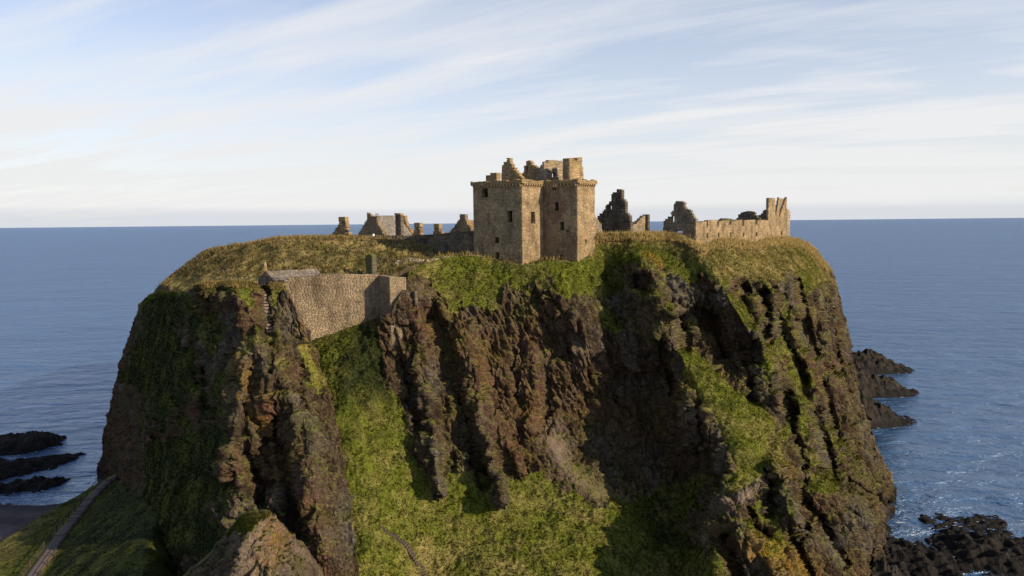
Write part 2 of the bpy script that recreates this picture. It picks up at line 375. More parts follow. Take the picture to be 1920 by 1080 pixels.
# (outline, width at start/end in traced pixels, metres towards the viewer at start/end)
L1_FEAT = [
 ([(775, 600), (792, 690), (808, 800), (822, 918)], (34, 11), (2.0, 4.2)),
 ([(872, 640), (895, 720), (915, 820), (944, 935)], (26, 11), (2.4, 4.6)),
 ([(800, 580), (838, 655), (866, 750), (888, 840), (908, 905)], (11, 13), (-2.0, -3.2)),
 ([(757, 690), (778, 760), (790, 800)], (14, 16), (-2.6, -2.2)),
 ([(902, 640), (916, 715)], (6, 6), (-1.6, -1.2)), ([(958, 660), (972, 760)], (8, 9), (-1.4, -1.4)),
 ([(935, 780), (960, 850), (972, 880)], (8, 12), (1.0, 1.6)), ([(850, 650), (870, 700)], (8, 8), (-1.2, -1.2)),
 ([(800, 540), (830, 600), (842, 640)], (9, 9), (-1.4, -1.6)),
 # lip of the amphitheatre and its hanging ribs
 ([(1012, 620), (1006, 720), (1000, 800)], (16, 14), (1.0, 1.6)),
 ([(1050, 560), (1080, 600), (1108, 650), (1118, 700)], (26, 20), (2.2, 1.6)),
 ([(1040, 560), (1062, 590)], (12, 12), (-1.8, -1.8)),
 ([(1132, 490), (1146, 525), (1150, 570), (1175, 640)], (14, 12), (-.9, -2.0)),
 ([(1160, 620), (1190, 690), (1205, 740)], (20, 14), (1.8, 2.0)), ([(1140, 640), (1150, 720), (1160, 790)], (9, 6), (-1.0, -1.0)),
 ([(1215, 500), (1235, 560), (1250, 640)], (22, 18), (1.6, 1.2)),
 ([(1238, 640), (1252, 690), (1262, 740)], (9, 8), (-3.4, -3.0)),
 ([(1285, 735), (1296, 790), (1300, 838)], (13, 9), (3.0, 2.6)), ([(1322, 770), (1326, 835)], (9, 8), (2.2, 1.8)), ([(1309, 760), (1313, 830)], (5, 5), (-2.0, -2.0)),
 ([(1010, 640), (1028, 720), (1020, 800)], (12, 14), (-1.6, -2.2)),
 # diagonal spines of the right shoulder
 ([(1319, 478), (1350, 520), (1378, 560), (1415, 625), (1446, 686), (1455, 740)], (22, 18), (3.6, 4.4)),
 ([(1262, 585), (1270, 640), (1284, 680)], (8, 7), (2.6, 2.0)),
 ([(1440, 530), (1475, 600), (1512, 680), (1535, 750)], (13, 14), (2.6, 3.0)),
 ([(1410, 560), (1420, 600), (1430, 650)], (6, 6), (1.6, 1.6)), ([(1449, 550), (1452, 600), (1446, 630)], (5, 5), (1.6, 1.4)),
 ([(1456, 600), (1486, 650), (1510, 712)], (8, 9), (-2.6, -3.0)), ([(1515, 520), (1540, 600), (1552, 680)], (10, 9), (3.0, 3.0)),
 ([(1494, 530), (1512, 615), (1528, 668)], (8, 9), (-3.2, -3.6)), ([(1550, 570), (1560, 630), (1574, 702)], (8, 9), (-3.8, -4.2)),
 ([(1574, 560), (1584, 620), (1590, 680)], (6, 6), (-3.2, -3.2)),
 ([(1544, 722), (1556, 770), (1568, 822)], (8, 9), (-4.2, -4.2)), ([(1562, 716), (1582, 765), (1602, 822)], (13, 14), (3.4, 3.6)),
 ([(1606, 716), (1620, 780), (1634, 856)], (8, 8), (-4.0, -4.2)), ([(1560, 815), (1590, 865), (1618, 916)], (14, 15), (3.4, 3.8)),
 ([(1548, 822), (1554, 860), (1566, 900)], (9, 10), (-4.4, -4.2)), ([(1600, 850), (1625, 890), (1645, 920)], (8, 9), (-3.4, -3.8)),
 ([(1500, 755), (1516, 810), (1530, 870)], (14, 16), (3.0, 3.2)), ([(1484, 745), (1492, 800), (1506, 870)], (8, 9), (-4.0, -3.8)),
 ([(1524, 770), (1536, 830), (1546, 890)], (7, 8), (-3.6, -3.6)), ([(1470, 790), (1440, 850)], (12, 12), (-1.6, -1.6)),
 ([(1450, 868), (1476, 905), (1486, 970)], (12, 14), (3.2, 2.4)), ([(1436, 888), (1446, 925), (1440, 962)], (9, 11), (-3.6, -3.2)),
 ([(1500, 900), (1512, 950), (1510, 1000)], (9, 10), (-3.4, -3.2)), ([(1540, 920), (1590, 935), (1640, 1010)], (34, 30), (4.2, 4.6)),
 ([(1520, 950), (1548, 1000), (1580, 1060)], (11, 13), (-4.0, -4.0)), ([(1590, 905), (1625, 928), (1662, 945)], (9, 10), (-4.2, -4.8)),
 ([(1600, 960), (1622, 1010), (1630, 1060)], (8, 9), (-3.2, -3.2)), ([(1350, 1010), (1370, 1040), (1380, 1080)], (15, 15), (-4.4, -3.8)),
 ([(1400, 1000), (1430, 1040), (1470, 1100)], (18, 18), (2.4, 2.6)), ([(1400, 960), (1420, 990), (1440, 1000)], (9, 9), (-3.2, -3.2)),
 ([(1480, 1000), (1500, 1040), (1520, 1090)], (9, 10), (-3.4, -3.4)),
 # caves
 ([(1200, 528), (1210, 536)], (17, 15), (-4.4, -4.2)), ([(1193, 508), (1222, 506)], (7, 7), (1.2, 1.0)),
 ([(1386, 545), (1398, 570), (1410, 598)], (18, 13), (-5.6, -5.0)), ([(1430, 556), (1437, 582)], (12, 10), (-4.6, -4.2)), ([(1464, 560), (1468, 594)], (14, 13), (-4.6, -4.4)),
 ([(1434, 620), (1440, 642)], (11, 9), (-4.0, -3.8)), ([(1312, 592), (1338, 610)], (21, 20), (-5.4, -5.2)), ([(1276, 598), (1282, 650)], (15, 13), (-4.8, -4.6)),
 ([(1360, 660), (1378, 700)], (12, 12), (-2.6, -2.6)), ([(1396, 650), (1404, 720), (1410, 745)], (7, 8), (-2.4, -2.6)),
 ([(1425, 690), (1432, 740)], (9, 9), (1.8, 1.8)), ([(1546, 656), (1560, 690)], (15, 14), (-4.2, -4.0)), ([(1496, 610), (1506, 650)], (10, 9), (-3.6, -3.4)), ([(1526, 560), (1534, 600)], (8, 8), (-3.4, -3.4)), ([(1545, 585), (1549, 630)], (8, 7), (-3.4, -3.4)), ([(1344, 640), (1352, 690)], (14, 12), (-3.6, -3.6)), ([(1470, 740), (1478, 780)], (12, 12), (-3.4, -3.2)), ([(1415, 640), (1420, 680)], (9, 9), (-3.2, -3.2)), ([(1590, 740), (1600, 790)], (10, 10), (-3.4, -3.2)), ([(1530, 770), (1545, 830)], (11, 11), (-3.6, -3.4)), ([(1502, 690), (1512, 740)], (10, 9), (-2.4, -2.6)),
]
L2_TOP = curve([(170, 905), (186, 890), (192, 860), (200, 800), (208, 755), (220, 705), (240, 640), (262, 570), (280, 552), (300, 545), (335, 547), (352, 546), (362, 536), (375, 531),
                (400, 528), (450, 528), (480, 530), (530, 530), (542, 548), (552, 574), (562, 584), (570, 608), (582, 622), (588, 646), (598, 658), (601, 690), (611, 708), (614, 738), (624, 756), (627, 788), (637, 808), (638, 842), (648, 858), (650, 898), (658, 922), (661, 985), (668, 1010), (669, 1048), (676, 1080), (682, 1250)])
L2_CTRL = [
 (362, 538, 109), (400, 530, 107.5), (450, 530, 106), (490, 532, 105.5), (530, 531, 106), (330, 560, 121), (352, 548, 113), (300, 546, 148), (285, 556, 150), (262, 572, 150),
 (300, 600, 133), (330, 620, 121), (360, 620, 110), (400, 600, 108), (440, 560, 105), (240, 640, 153), (270, 650, 138), (220, 705, 157), (250, 720, 138), (300, 700, 122), (350, 700, 110.5), (400, 700, 106.5),
 (208, 755, 161), (200, 800, 165), (190, 870, 171), (186, 900, 171), (230, 800, 146), (260, 800, 131), (300, 800, 117), (350, 800, 108), (400, 800, 102), (240, 880, 138), (260, 900, 128), (300, 900, 112), (350, 900, 104), (400, 900, 97),
 (300, 1000, 104), (360, 1000, 97), (410, 980, 92.5), (300, 1200, 92), (420, 1200, 83),
 (436, 640, 103.5), (450, 560, 104.5), (440, 720, 101), (438, 800, 97.5), (432, 880, 94), (430, 950, 91.5),
 (480, 560, 105), (505, 620, 103), (480, 640, 102), (530, 570, 105.5), (560, 600, 106.5), (588, 645, 108), (520, 700, 99.5), (580, 720, 102.5), (605, 700, 106), (620, 760, 103.5), (500, 800, 97.5), (550, 800, 96), (600, 800, 99), (634, 810, 102),
 (470, 880, 96), (520, 900, 94.5), (570, 900, 91.5), (620, 900, 94), (650, 910, 98), (500, 980, 92), (560, 1000, 88), (620, 1000, 89.5), (655, 1000, 92.5), (600, 1060, 85.5), (640, 1060, 87.5), (660, 1060, 89.5), (560, 1200, 80), (660, 1200, 82),
]
L2_FEAT = [
 ([(492, 540), (497, 570), (506, 622)], (9, 8), (-2.0, -1.4)),
 ([(440, 545), (470, 580), (482, 630), (462, 680), (445, 740), (438, 800), (430, 880)], (16, 15), (1.8, 2.6)),
 ([(490, 650), (500, 720), (510, 800)], (10, 12), (1.2, 1.6)), ([(474, 680), (480, 760), (500, 830)], (9, 12), (-1.5, -2.2)),
 ([(530, 690), (548, 760), (560, 830)], (9, 12), (1.2, 1.4)), ([(518, 780), (540, 860), (545, 930), (560, 1000)], (18, 18), (-3.6, -4.0)),
 ([(462, 850), (480, 900), (490, 940)], (14, 14), (-3.0, -3.4)), ([(452, 930), (448, 900), (440, 860)], (8, 9), (1.4, 1.6)),
 ([(570, 730), (580, 830), (590, 930), (610, 1040)], (16, 18), (1.6, 2.6)), ([(600, 860), (612, 960)], (8, 9), (-1.2, -1.4)), ([(560, 690), (566, 760)], (7, 7), (-1.2, -1.2)),
 ([(545, 560), (580, 640), (605, 740)], (14, 12), (0.9, 0.9)),
 ([(340, 560), (318, 620), (300, 720), (290, 800)], (18, 20), (1.5, 1.8)), ([(360, 650), (366, 720)], (9, 9), (-1.6, -1.6)), ([(384, 690), (388, 760)], (10, 10), (-2.2, -2.2)),
 ([(330, 820), (345, 900)], (12, 12), (-1.6, -1.6)), ([(285, 690), (280, 800)], (12, 12), (-1.6, -1.8)),
 ([(400, 650), (410, 760), (405, 860)], (13, 14), (1.2, 1.4)), ([(370, 880), (378, 960)], (12, 12), (-1.6, -1.4)),
]
PATH_PX = [(-20, 1240, 82), (30, 1140, 94), (61, 1080, 104), (93, 1036, 111.6), (120, 997, 119.6), (146, 966, 126.8), (172, 933, 135), (198, 907, 142.4), (225, 890, 147.8), (249, 875, 152.6), (266, 858, 157.5), (280, 845, 163)]
L4_TOP = curve([(330, 1100), (352, 1078), (372, 1064), (395, 1040), (425, 1000), (446, 972), (465, 962), (490, 958), (505, 960), (520, 974), (536, 992), (548, 1010), (566, 1022), (590, 1052), (604, 1078), (625, 1120)])
L4_CTRL = [
 (340, 1100, 79), (372, 1066, 81), (400, 1040, 82), (430, 998, 83.5), (465, 964, 84.5), (495, 960, 84.5), (520, 976, 84), (548, 1012, 83), (590, 1054, 82.5), (620, 1110, 82),
 (440, 1000, 80.5), (420, 1060, 76.5), (450, 1060, 74.5), (490, 1000, 78.5), (520, 1050, 75.5), (560, 1060, 78), (500, 1100, 72.5), (400, 1100, 76), (580, 1100, 78), (480, 1200, 68), (380, 1200, 71), (600, 1200, 74),
]
L4_FEAT = [([(500, 975), (470, 1000), (452, 1030), (440, 1060), (436, 1100)], (10, 12), (1.6, 1.8)), ([(440, 1048), (400, 1050), (372, 1075)], (10, 12), (1.0, 1.0)), ([(530, 1000), (540, 1050), (545, 1100)], (10, 12), (-0.8, -0.8))]

# paint: (outline, width px, strength); turf > 0, bare rock < 0
L1_TURF = [
 ([(620, 660), (650, 760), (690, 880), (700, 1000), (690, 1150)], 55, 1.6), ([(620, 640), (700, 620), (735, 600)], 26, 1.2), ([(690, 660), (720, 740), (740, 820)], 30, .7),
 ([(760, 960), (880, 970), (980, 960), (1080, 1010), (1150, 1080)], 62, 1.7), ([(760, 1060), (900, 1060), (1050, 1080), (1100, 1180)], 80, 1.6), ([(780, 900), (860, 905), (1000, 900)], 22, 1.1),
 ([(1180, 1000), (1260, 960), (1300, 900), (1330, 850)], 40, 1.2), ([(1200, 1080), (1270, 1050)], 50, 1.4),
 ([(1285, 690), (1330, 740), (1390, 800), (1430, 860)], 30, 1.8), ([(1300, 680), (1400, 760), (1445, 800)], 18, .9), ([(1390, 880), (1400, 860)], 30, .8),
 ([(800, 500), (870, 490), (980, 505), (1080, 500), (1120, 470)], 17, 1.5), ([(840, 530), (950, 540), (1040, 545)], 30, .95), ([(850, 585), (1000, 595)], 26, .6),
 ([(1080, 530), (1130, 560), (1150, 620)], 26, .9), ([(1130, 450), (1150, 540)], 26, 1.1), ([(1070, 600), (1105, 625), (1150, 680)], 18, .7),
 ([(1180, 460), (1280, 470), (1340, 500)], 28, 1.3), ([(1330, 470), (1420, 480), (1490, 470), (1530, 500)], 26, 1.3), ([(1380, 500), (1440, 520), (1520, 530)], 20, .6),
 ([(1330, 500), (1390, 590), (1440, 680)], 15, .8), ([(1180, 570), (1250, 560)], 28, .7), ([(1350, 560), (1400, 630)], 16, .5), ([(1440, 530), (1475, 600), (1512, 680)], 9, .6), ([(1560, 815), (1600, 880)], 14, .6), ([(1582, 765), (1600, 810)], 8, .5), ([(1540, 915), (1580, 925)], 14, .7), ([(1460, 640), (1500, 720), (1520, 800)], 14, .45), ([(1270, 490), (1310, 540), (1330, 560)], 22, .7), ([(1210, 600), (1240, 640)], 20, .5),
 ([(1470, 650), (1510, 710), (1540, 760)], 28, .55), ([(1500, 800), (1530, 860)], 18, .5), ([(1440, 960), (1500, 980)], 30, .4), ([(1540, 900), (1580, 890)], 18, .6),
 ([(1310, 1060), (1340, 1100)], 16, 1.0), ([(1400, 930), (1440, 1000)], 26, .35), ([(1560, 560), (1580, 620)], 10, .5), ([(1130, 600), (1200, 700)], 20, .3),
 ([(760, 620), (800, 800)], 26, -.7), ([(900, 660), (960, 860)], 70, -.9), ([(1060, 700), (1240, 800)], 110, -1.4), ([(1330, 640), (1390, 720)], 26, -1.2), ([(820, 690), (850, 860)], 26, -.6),
 ([(1040, 820), (1120, 930)], 26, -1.2), ([(822, 850), (822, 918)], 12, -1.6), ([(925, 850), (944, 935)], 13, -1.6), ([(1440, 900), (1360, 960), (1330, 1000)], 16, -1.2), ([(1600, 980), (1650, 900)], 60, -.9), ([(1640, 1040), (1500, 1090)], 40, -.7),
]
L2_TURF = [([(330, 600), (300, 700), (310, 800), (370, 900)], 66, 1.25), ([(400, 620), (405, 760), (400, 880)], 26, .8), ([(235, 720), (225, 820)], 20, .3), ([(370, 540), (450, 536), (530, 536)], 10, 1.5), ([(300, 560), (290, 620), (250, 700)], 30, .7), ([(360, 570), (400, 620), (350, 720)], 40, .35), ([(455, 545), (465, 575)], 16, .6), ([(520, 560), (570, 650), (600, 740)], 13, .7),  # first entries spread dark brush that deepens the left flank's shade
           ([(505, 600), (515, 545)], 6, .8), ([(300, 900), (330, 1000), (400, 1000)], 50, 1.3), ([(480, 620), (450, 680)], 12, .5), ([(540, 780), (530, 950)], 50, -1.2), ([(470, 700), (450, 900)], 30, -.7), ([(600, 850), (630, 1040)], 40, -.8),
           ([(645, 850), (662, 1000)], 9, .4)]
L4_TURF = [([(430, 1000), (465, 970), (500, 962)], 9, .9), ([(440, 1020), (470, 985)], 12, .8), ([(380, 1060), (420, 1010)], 10, .6), ([(520, 1040), (480, 1080)], 60, -1.0)]
EARTH1 = [([(830, 620), (900, 680), (950, 800)], 70, .75), ([(985, 650), (1010, 800)], 26, .5), ([(1350, 650), (1390, 700)], 26, .6), ([(1050, 700), (1200, 800)], 90, .5), ([(770, 560), (790, 620)], 16, .8), ([(1350, 990), (1380, 1060)], 24, .7), ([(1550, 680), (1560, 700)], 16, .5)]
PALE1 = [([(1032, 815), (1060, 868), (1100, 910), (1155, 946)], 19, .6), ([(1440, 885), (1395, 935), (1345, 955)], 11, .9), ([(1330, 970), (1322, 1010)], 8, .6), ([(1290, 740), (1296, 800)], 8, .4), ([(1195, 508), (1228, 540)], 12, .3)]
GOLD1 = [([(1212, 474), (1240, 494)], 7, 1.0), ([(1430, 1030), (1500, 1075)], 30, .8), ([(1480, 890), (1470, 870)], 8, .4)]
EARTH2 = [([(500, 760), (540, 850), (560, 940)], 26, .9), ([(480, 560), (478, 600)], 10, .8), ([(590, 950), (600, 1060)], 30, .5), ([(540, 1010), (620, 1080)], 18, .9)]
GOLD2 = [([(450, 680), (470, 760), (500, 800)], 18, .45), ([(560, 600), (600, 720)], 10, .3)]
GOLD4 = [([(520, 990), (500, 1050)], 30, .35)]

def paint(px, py, items):
    s = np.zeros(px.shape)
    for pl, w, k in items:
        d, _, _ = seg_dist(px, py, pl)
        s += k * np.exp(-(d / w) ** 2)
    return s

ALBEDO = dict(rock=(0.062, 0.042, 0.026), rock2=(0.150, 0.112, 0.073), earth=(0.125, 0.062, 0.036), pale=(0.23, 0.175, 0.14), gold=(0.26, 0.14, 0.02),
              turf=(0.096, 0.112, 0.014), straw=(0.285, 0.215, 0.090), scrub_shade=(0.022, 0.030, 0.008))  # last tone is dark brush, kept darker to carry shade

def land_colour(P, N, g, earth, pale, gold, straw, scrub_shade, wet=None):
    """albedo of rock and turf from what grows and weathers where, dark brush also carrying shade"""
    n = len(P)
    a = fbm(P / 2.6, 4); b = fbm(P / 0.8 + 31, 3); c = fbm(P / 7.0 + 77, 3)
    d, rid = cells(P / 0.42)
    k = np.clip(0.35 + 0.9 * a + 0.5 * b, 0, 1)
    rock = lerp3(np.tile(ALBEDO['rock'], (n, 1)), ALBEDO['rock2'], k * 0.75)
    c2 = fbm(P / 9.0 + 140, 3); stk = fbm(P / np.array([1.1, 1.1, 9.0]) + 200, 3)
    rock = lerp3(rock, (.125, .113, .098), np.clip(1.6 * c2, 0, .75))
    rock = lerp3(rock, ALBEDO['earth'], np.clip(earth * (0.7 + 0.9 * c) + 1.3 * np.clip(-c2 - .08, 0, 1), 0, 1))
    rock *= (1 - .55 * sstep(.05, .5, stk))[:, None]
    rock *= (0.78 + 0.42 * rid ** 1.6)[:, None] * (1.12 - .45 * np.clip(d, 0, 1))[:, None]
    rock = lerp3(rock, ALBEDO['pale'], np.clip(pale * (0.75 + 0.7 * a), 0, 1))
    rock = lerp3(rock, (0.062, 0.062, 0.014), np.clip(0.55 * sstep(0.05, 0.45, c + 0.4 * b), 0, .55))       # moss film
    rock = lerp3(rock, ALBEDO['gold'], np.clip(gold * (0.8 + 1.4 * b), 0, 1) * 0.9)
    tf = lerp3(np.tile(ALBEDO['turf'], (n, 1)), ALBEDO['straw'], np.clip(straw + 0.55 * a + 0.45 * c, 0, 1))
    tf = lerp3(tf, ALBEDO['scrub_shade'], np.clip(scrub_shade + 0.95 * fbm(P / 3.3 + 5, 3), 0, 1))  # dark brush tone, in places also standing for shade
    tf = lerp3(tf, ALBEDO['gold'], np.clip(gold * (0.5 + 1.2 * b), 0, 1) * 0.8)
    tf *= (0.85 + 0.5 * np.clip(b, -.6, .6))[:, None]
    out = rock * (1 - g)[:, None] + tf * g[:, None]
    if wet is not None: out = lerp3(out, (0.018, 0.016, 0.014), wet)
    return out

LAYERS = {}
UPZ = np.array([0, 0, 1.0])
def relief(key, name, x0, x1, dx, top, bottom, rows, ctrl, feats, turf, base_g, earth=(), pale=(), gold=(), straw=0.0, scrub_shade=0.0, tilt=0.28, rock_amp=1.0, back=8.0, **props):
    """rock face: crest line, depths and features traced from the photograph, then weathered in the world by solid noise"""
    xs = [x0]
    while xs[-1] < x1:                                  # closer columns where the crest is steep
        s = abs(top(xs[-1] + 1.0) - top(xs[-1]))
        xs.append(xs[-1] + dx / math.sqrt(1 + min(s, 12) ** 1.6))
    xs = np.array(xs); tp = top(xs)
    v = np.linspace(0, 1, rows) ** 1.06
    px = np.repeat(xs[:, None], rows, 1); py = tp[:, None] + (bottom - tp)[:, None] * v[None]
    # roll over at the crest
    df = depth_fn(ctrl); Y = df(px, py)
    for pl, (w0, w1), (a0, a1) in feats:
        m = (px > min(p[0] for p in pl) - 120) & (px < max(p[0] for p in pl) + 120)
        if not m.any(): continue
        d, t, s = seg_dist(px[m], py[m], pl)
        w = w0 + (w1 - w0) * t; a = (a0 + (a1 - a0) * t) * (1.3 if pl[0][0] > 1180 and a0 > 0 else 1.0)
        w = np.where(a > 0, np.where(s < 0, w * 1.25, w * 0.75), w)
        Y[m] -= a * np.exp(-np.where(a < -3.1, (d / w) ** 4, (d / w) ** 2))
    P = at(px, py, Y); shp = P.shape[:2]
    N = grid_normals(P)
    if (N[..., 1].mean() > 0): N = -N
    Pf = P.reshape(-1, 3); Nf = N.reshape(-1, 3)
    qx, qy = px.ravel(), py.ravel()
    tn = paint(qx, qy, turf)
    n_big = fbm(Pf / 4.5 + 3, 4); n_mid = fbm(Pf / 1.3 + 50, 3)
    graw = base_g + tn + 1.5 * (Nf[:, 2] - 0.50) + 0.75 * n_big + 0.55 * n_mid
    g = sstep(0.40, 0.60, graw)
    rk = (1 - g) * rock_amp * (1 + .12 * sstep(1180, 1320, qx))
    if key == 'front': rk = rk * (1 - .85 * np.clip(paint(qx, qy, [([(1040, 830), (1066, 874), (1104, 914), (1150, 944)], 18, 1.2)]), 0, 1))
    # fluting down the fall line, ledges, lumps of pudding-stone
    zc = Pf[:, 2]
    Q = np.stack([(Pf[:, 0] + tilt * (zc - 40)) / 4.0, Pf[:, 1] / 4.0, zc / 24.0], 1)
    fl = ridged(Q + 0.25 * n_big[:, None], 3)
    Q2 = np.stack([(Pf[:, 0] + tilt * (zc - 40)) / 1.4, Pf[:, 1] / 1.4, zc / 7.0], 1)
    fl2 = ridged(Q2 + 40, 3)
    warp = np.stack([perlin(Pf / 2.0 + 5), perlin(Pf / 2.0 + 15), perlin(Pf / 2.0 + 25)], 1) * .5
    sh = np.stack([Pf[:, 0] + tilt * (zc - 40), Pf[:, 1], zc], 1) + warp
    cd, cr, gp = cells(sh / np.array([1.7, 1.7, 3.6]), True)
    cd2, cr2, gp2 = cells(sh / np.array([.75, .75, 1.35]) + 13, True)
    disp = rk * (1.9 * (fl - 0.45) + 0.7 * (fl2 - 0.45) + 0.5 * fbm(Pf / 2.2, 3) + 0.16 * fbm(Pf / .75 + 70, 2) + 0.5 * (0.5 - cd) + 0.22 * (0.5 - cd2) + 0.95 * (cr - .5) + .32 * (cr2 - .5) - .55 * np.exp(-(gp / .09) ** 2) * sstep(-.2, .2, n_big) - .22 * np.exp(-(gp2 / .12) ** 2))
    disp += g * ((0.55 + .7 * np.exp(-(((qx - 680) / 70) ** 2 + ((qy - 680) / 90) ** 2))) * fbm(Pf / 3.0 + 8, 3) + 0.28 * fbm(Pf / 0.8 + 21, 2))
    edge = 1 - 0.6 * np.exp(-((py.ravel() - np.repeat(tp, rows)) / 14.0) ** 2)
    Pd = Pf + Nf * (disp * edge)[:, None]
    Pg = Pd.reshape(*shp, 3)
    N2 = grid_normals(Pg); N2 = np.where((N2 * N).sum(-1, keepdims=True) < 0, -N2, N2); Nf2 = N2.reshape(-1, 3)
    # small ledges that face up catch turf even on the rock
    g2 = np.clip(np.maximum(g, 0.8 * sstep(0.62, 0.85, Nf2[:, 2] + 0.2 * n_mid + 0.25 * base_g)), 0, 1)
    zero = np.zeros(len(Pf))
    e = paint(qx, qy, earth) if earth else zero; pl_ = paint(qx, qy, pale) if pale else zero; go = paint(qx, qy, gold) if gold else zero
    st = straw(qx, qy) if callable(straw) else zero + straw
    sc_ = scrub_shade(qx, qy) if callable(scrub_shade) else zero + scrub_shade
    wet = sstep(3.2, 0.8, Pd[:, 2] + 1.2 * n_big)
    c = land_colour(Pd, Nf2, g2 * (1 - wet), e, pl_, go, st, sc_, wet * 0.85)
    # the crest rolls back over and runs under the top; the outer ends turn away
    vd = Pg[:, 0] * np.array([1, 1, 0]); vd /= np.linalg.norm(vd, axis=1)[:, None]; inn = Pg[:, 10] - Pg[:, 0]
    b1 = Pg[:, 0] + vd * 2.0 + inn * .25 + UPZ * -.3; b2 = Pg[:, 0] + vd * back + inn + UPZ * -2.2; b3 = Pg[:, 0] + vd * back * 2.2 + inn * 2 + UPZ * -13
    G = np.concatenate([b3[:, None], b2[:, None], b1[:, None], Pg], 1)
    C = c.reshape(*shp, 3); C = np.concatenate([C[:, 60:61], C[:, 45:46], C[:, 12:13], C], 1)
    ni, nj = G.shape[:2]
    fcs = grid_faces(ni, nj)
    RK = (1 - g2).reshape(shp); RK = np.concatenate([RK[:, :1]] * 3 + [RK], 1)
    o = mesh_obj(name, G.reshape(-1, 3), fcs, M_LAND, None, C.reshape(-1, 3), True, dict(Rock=RK.ravel()), **props)
    LAYERS[key] = dict(P=Pg, N=N2, g=g2.reshape(shp), c=c.reshape(shp[0], shp[1], 3), px=px, py=py, st=st.reshape(shp), top=top, df=df, xs=xs, crestY=Pg[:, 0, 1])
    return o

def straw1(x, y):
    top = L1_TOP(x)
    return 0.9 * np.exp(-((y - top) / 16.0) ** 2) * (x > 1105) + 0.22 * np.exp(-(((x - 860) / 120) ** 2 + ((y - 1040) / 60) ** 2)) + 0.12 + 0.4 * np.exp(-(((x - 1420) / 120) ** 2 + ((y - 490) / 40) ** 2)) - 0.25 * np.exp(-(((x - 1080) / 60) ** 2 + ((y - 510) / 40) ** 2))
def scrub_shade1(x, y):
    return 1.5 * np.exp(-(((x - 690) / 60) ** 2 + ((y - 680) / 80) ** 2)) + 0.5 * np.exp(-(((x - 1150) / 30) ** 2 + ((y - 530) / 60) ** 2)) + 0.35 * np.exp(-(((x - 1330) / 60) ** 2 + ((y - 530) / 60) ** 2)) - 0.25 * np.exp(-(((x - 900) / 260) ** 2 + ((y - 1030) / 90) ** 2)) + 0.4 * np.exp(-(((x - 1260) / 60) ** 2 + ((y - 980) / 80) ** 2))  # gully brush tone also holds the neighbouring rib's shadow
relief('front', 'headland_cliff', 556, 1684, STEP, L1_TOP, 1180, int(640 / STEP), L1_CTRL, L1_FEAT, L1_TURF, 0.02, EARTH1, PALE1, GOLD1, straw1, scrub_shade1, kind='structure')
relief('prom', 'promontory_cliff', 172, 672, STEP, L2_TOP, 1200, int(560 / STEP), L2_CTRL, L2_FEAT, L2_TURF, 0.02, EARTH2, (), GOLD2, lambda x, y: 0.55 * np.exp(-((y - L2_TOP(x)) / 8.0) ** 2) * (x > 355) + 0.1,
       lambda x, y: 0.85 * sstep(446, 405, x) * sstep(4, 16, y - L2_TOP(x)), tilt=0.0, kind='structure')  # dark brush over the left flank, its colour also deepening the shade there
def build_slope():
    """low grassy bank behind the left crag, level along the path, falling to the shore on the left and rising to the rock on the right"""
    c = np.array([at(x, y, Y) for x, y, Y in PATH_PX])
    xs = np.arange(-125, -18, .42); ys = np.arange(58, 176, .42); X, Yg = np.meshgrid(xs, ys, indexing='ij')
    xp = np.interp(Yg, c[:, 1], c[:, 0]); zp = np.interp(Yg, c[:, 1], c[:, 2]); e = X - xp
    edge = np.interp(Yg, [60, 100, 125, 132, 138, 145, 157, 176], [-98, -93, -90, -89, -87, -86.5, -85.3, -87])
    P0_ = np.stack([X, Yg, 0 * X], -1).reshape(-1, 3)
    n = fbm(P0_ / 5, 4).reshape(X.shape); n2 = fbm(P0_ / 1.3, 3).reshape(X.shape)
    Z = zp - .05 + .48 * np.clip(e - 1.3, 0, 60) ** .97 * np.clip(e / 4, 0, 1) - .20 * np.clip(-e - 1.3, 0, 50)
    away = np.clip((np.abs(e) - 1.6) / 2.5, 0, 1)
    Z = np.minimum(Z, zp + 7.5 + .5 * n) - 1.2 * np.clip(e - 19 - .3 * np.clip(140 - Yg, 0, 60) * 0, 0, 30)
    Z += away * (.55 * n + .22 * n2)
    d = np.clip(edge + .8 * n - X, 0, 60); Z -= .85 * d + .03 * d * d * np.clip(1 - d / 14, 0, 1)
    Z = np.maximum(Z, -4)
    P = np.stack([X, Yg, Z], -1); N = grid_normals(P); N = np.where(N[..., 2:] < 0, -N, N)
    Pf = P.reshape(-1, 3); z0 = np.zeros(len(Pf)); px, py = proj(Pf)
    straw = np.clip(.40 * sstep(1, 9, -e).ravel() - .1, 0, 1); scrub_shade = (.30 + .5 * sstep(0, 5, e)).ravel()  # dark brush tone also paints in the bank's shade, stronger towards the crag
    low = sstep(3.2, 1.6, Pf[:, 2] + .6 * n.ravel())
    cc = land_colour(Pf, N.reshape(-1, 3), 1 - low, z0, z0, z0, straw, scrub_shade)
    mesh_obj('grass_slope', Pf, grid_faces(*X.shape), M_LAND, None, cc, True, kind='structure')
    LAYERS['slope'] = dict(P=P, N=N, g=((1 - low).reshape(X.shape) * (np.abs(e) > 1.35)), c=cc.reshape(*X.shape, 3), st=straw.reshape(X.shape), px=px.reshape(X.shape), py=py.reshape(X.shape))
build_slope()
relief('outcrop', 'rock_outcrop', 334, 622, STEP, L4_TOP, 1200, int(200 / STEP), L4_CTRL, L4_FEAT, L4_TURF, -0.25, (), [([(500, 1000), (520, 1080)], 90, .5)], GOLD4, 0.15, 0.1, tilt=0.0, rock_amp=0.7, back=5.0, kind='structure')  # pale tint puts extra light into the outcrop's sunlit side

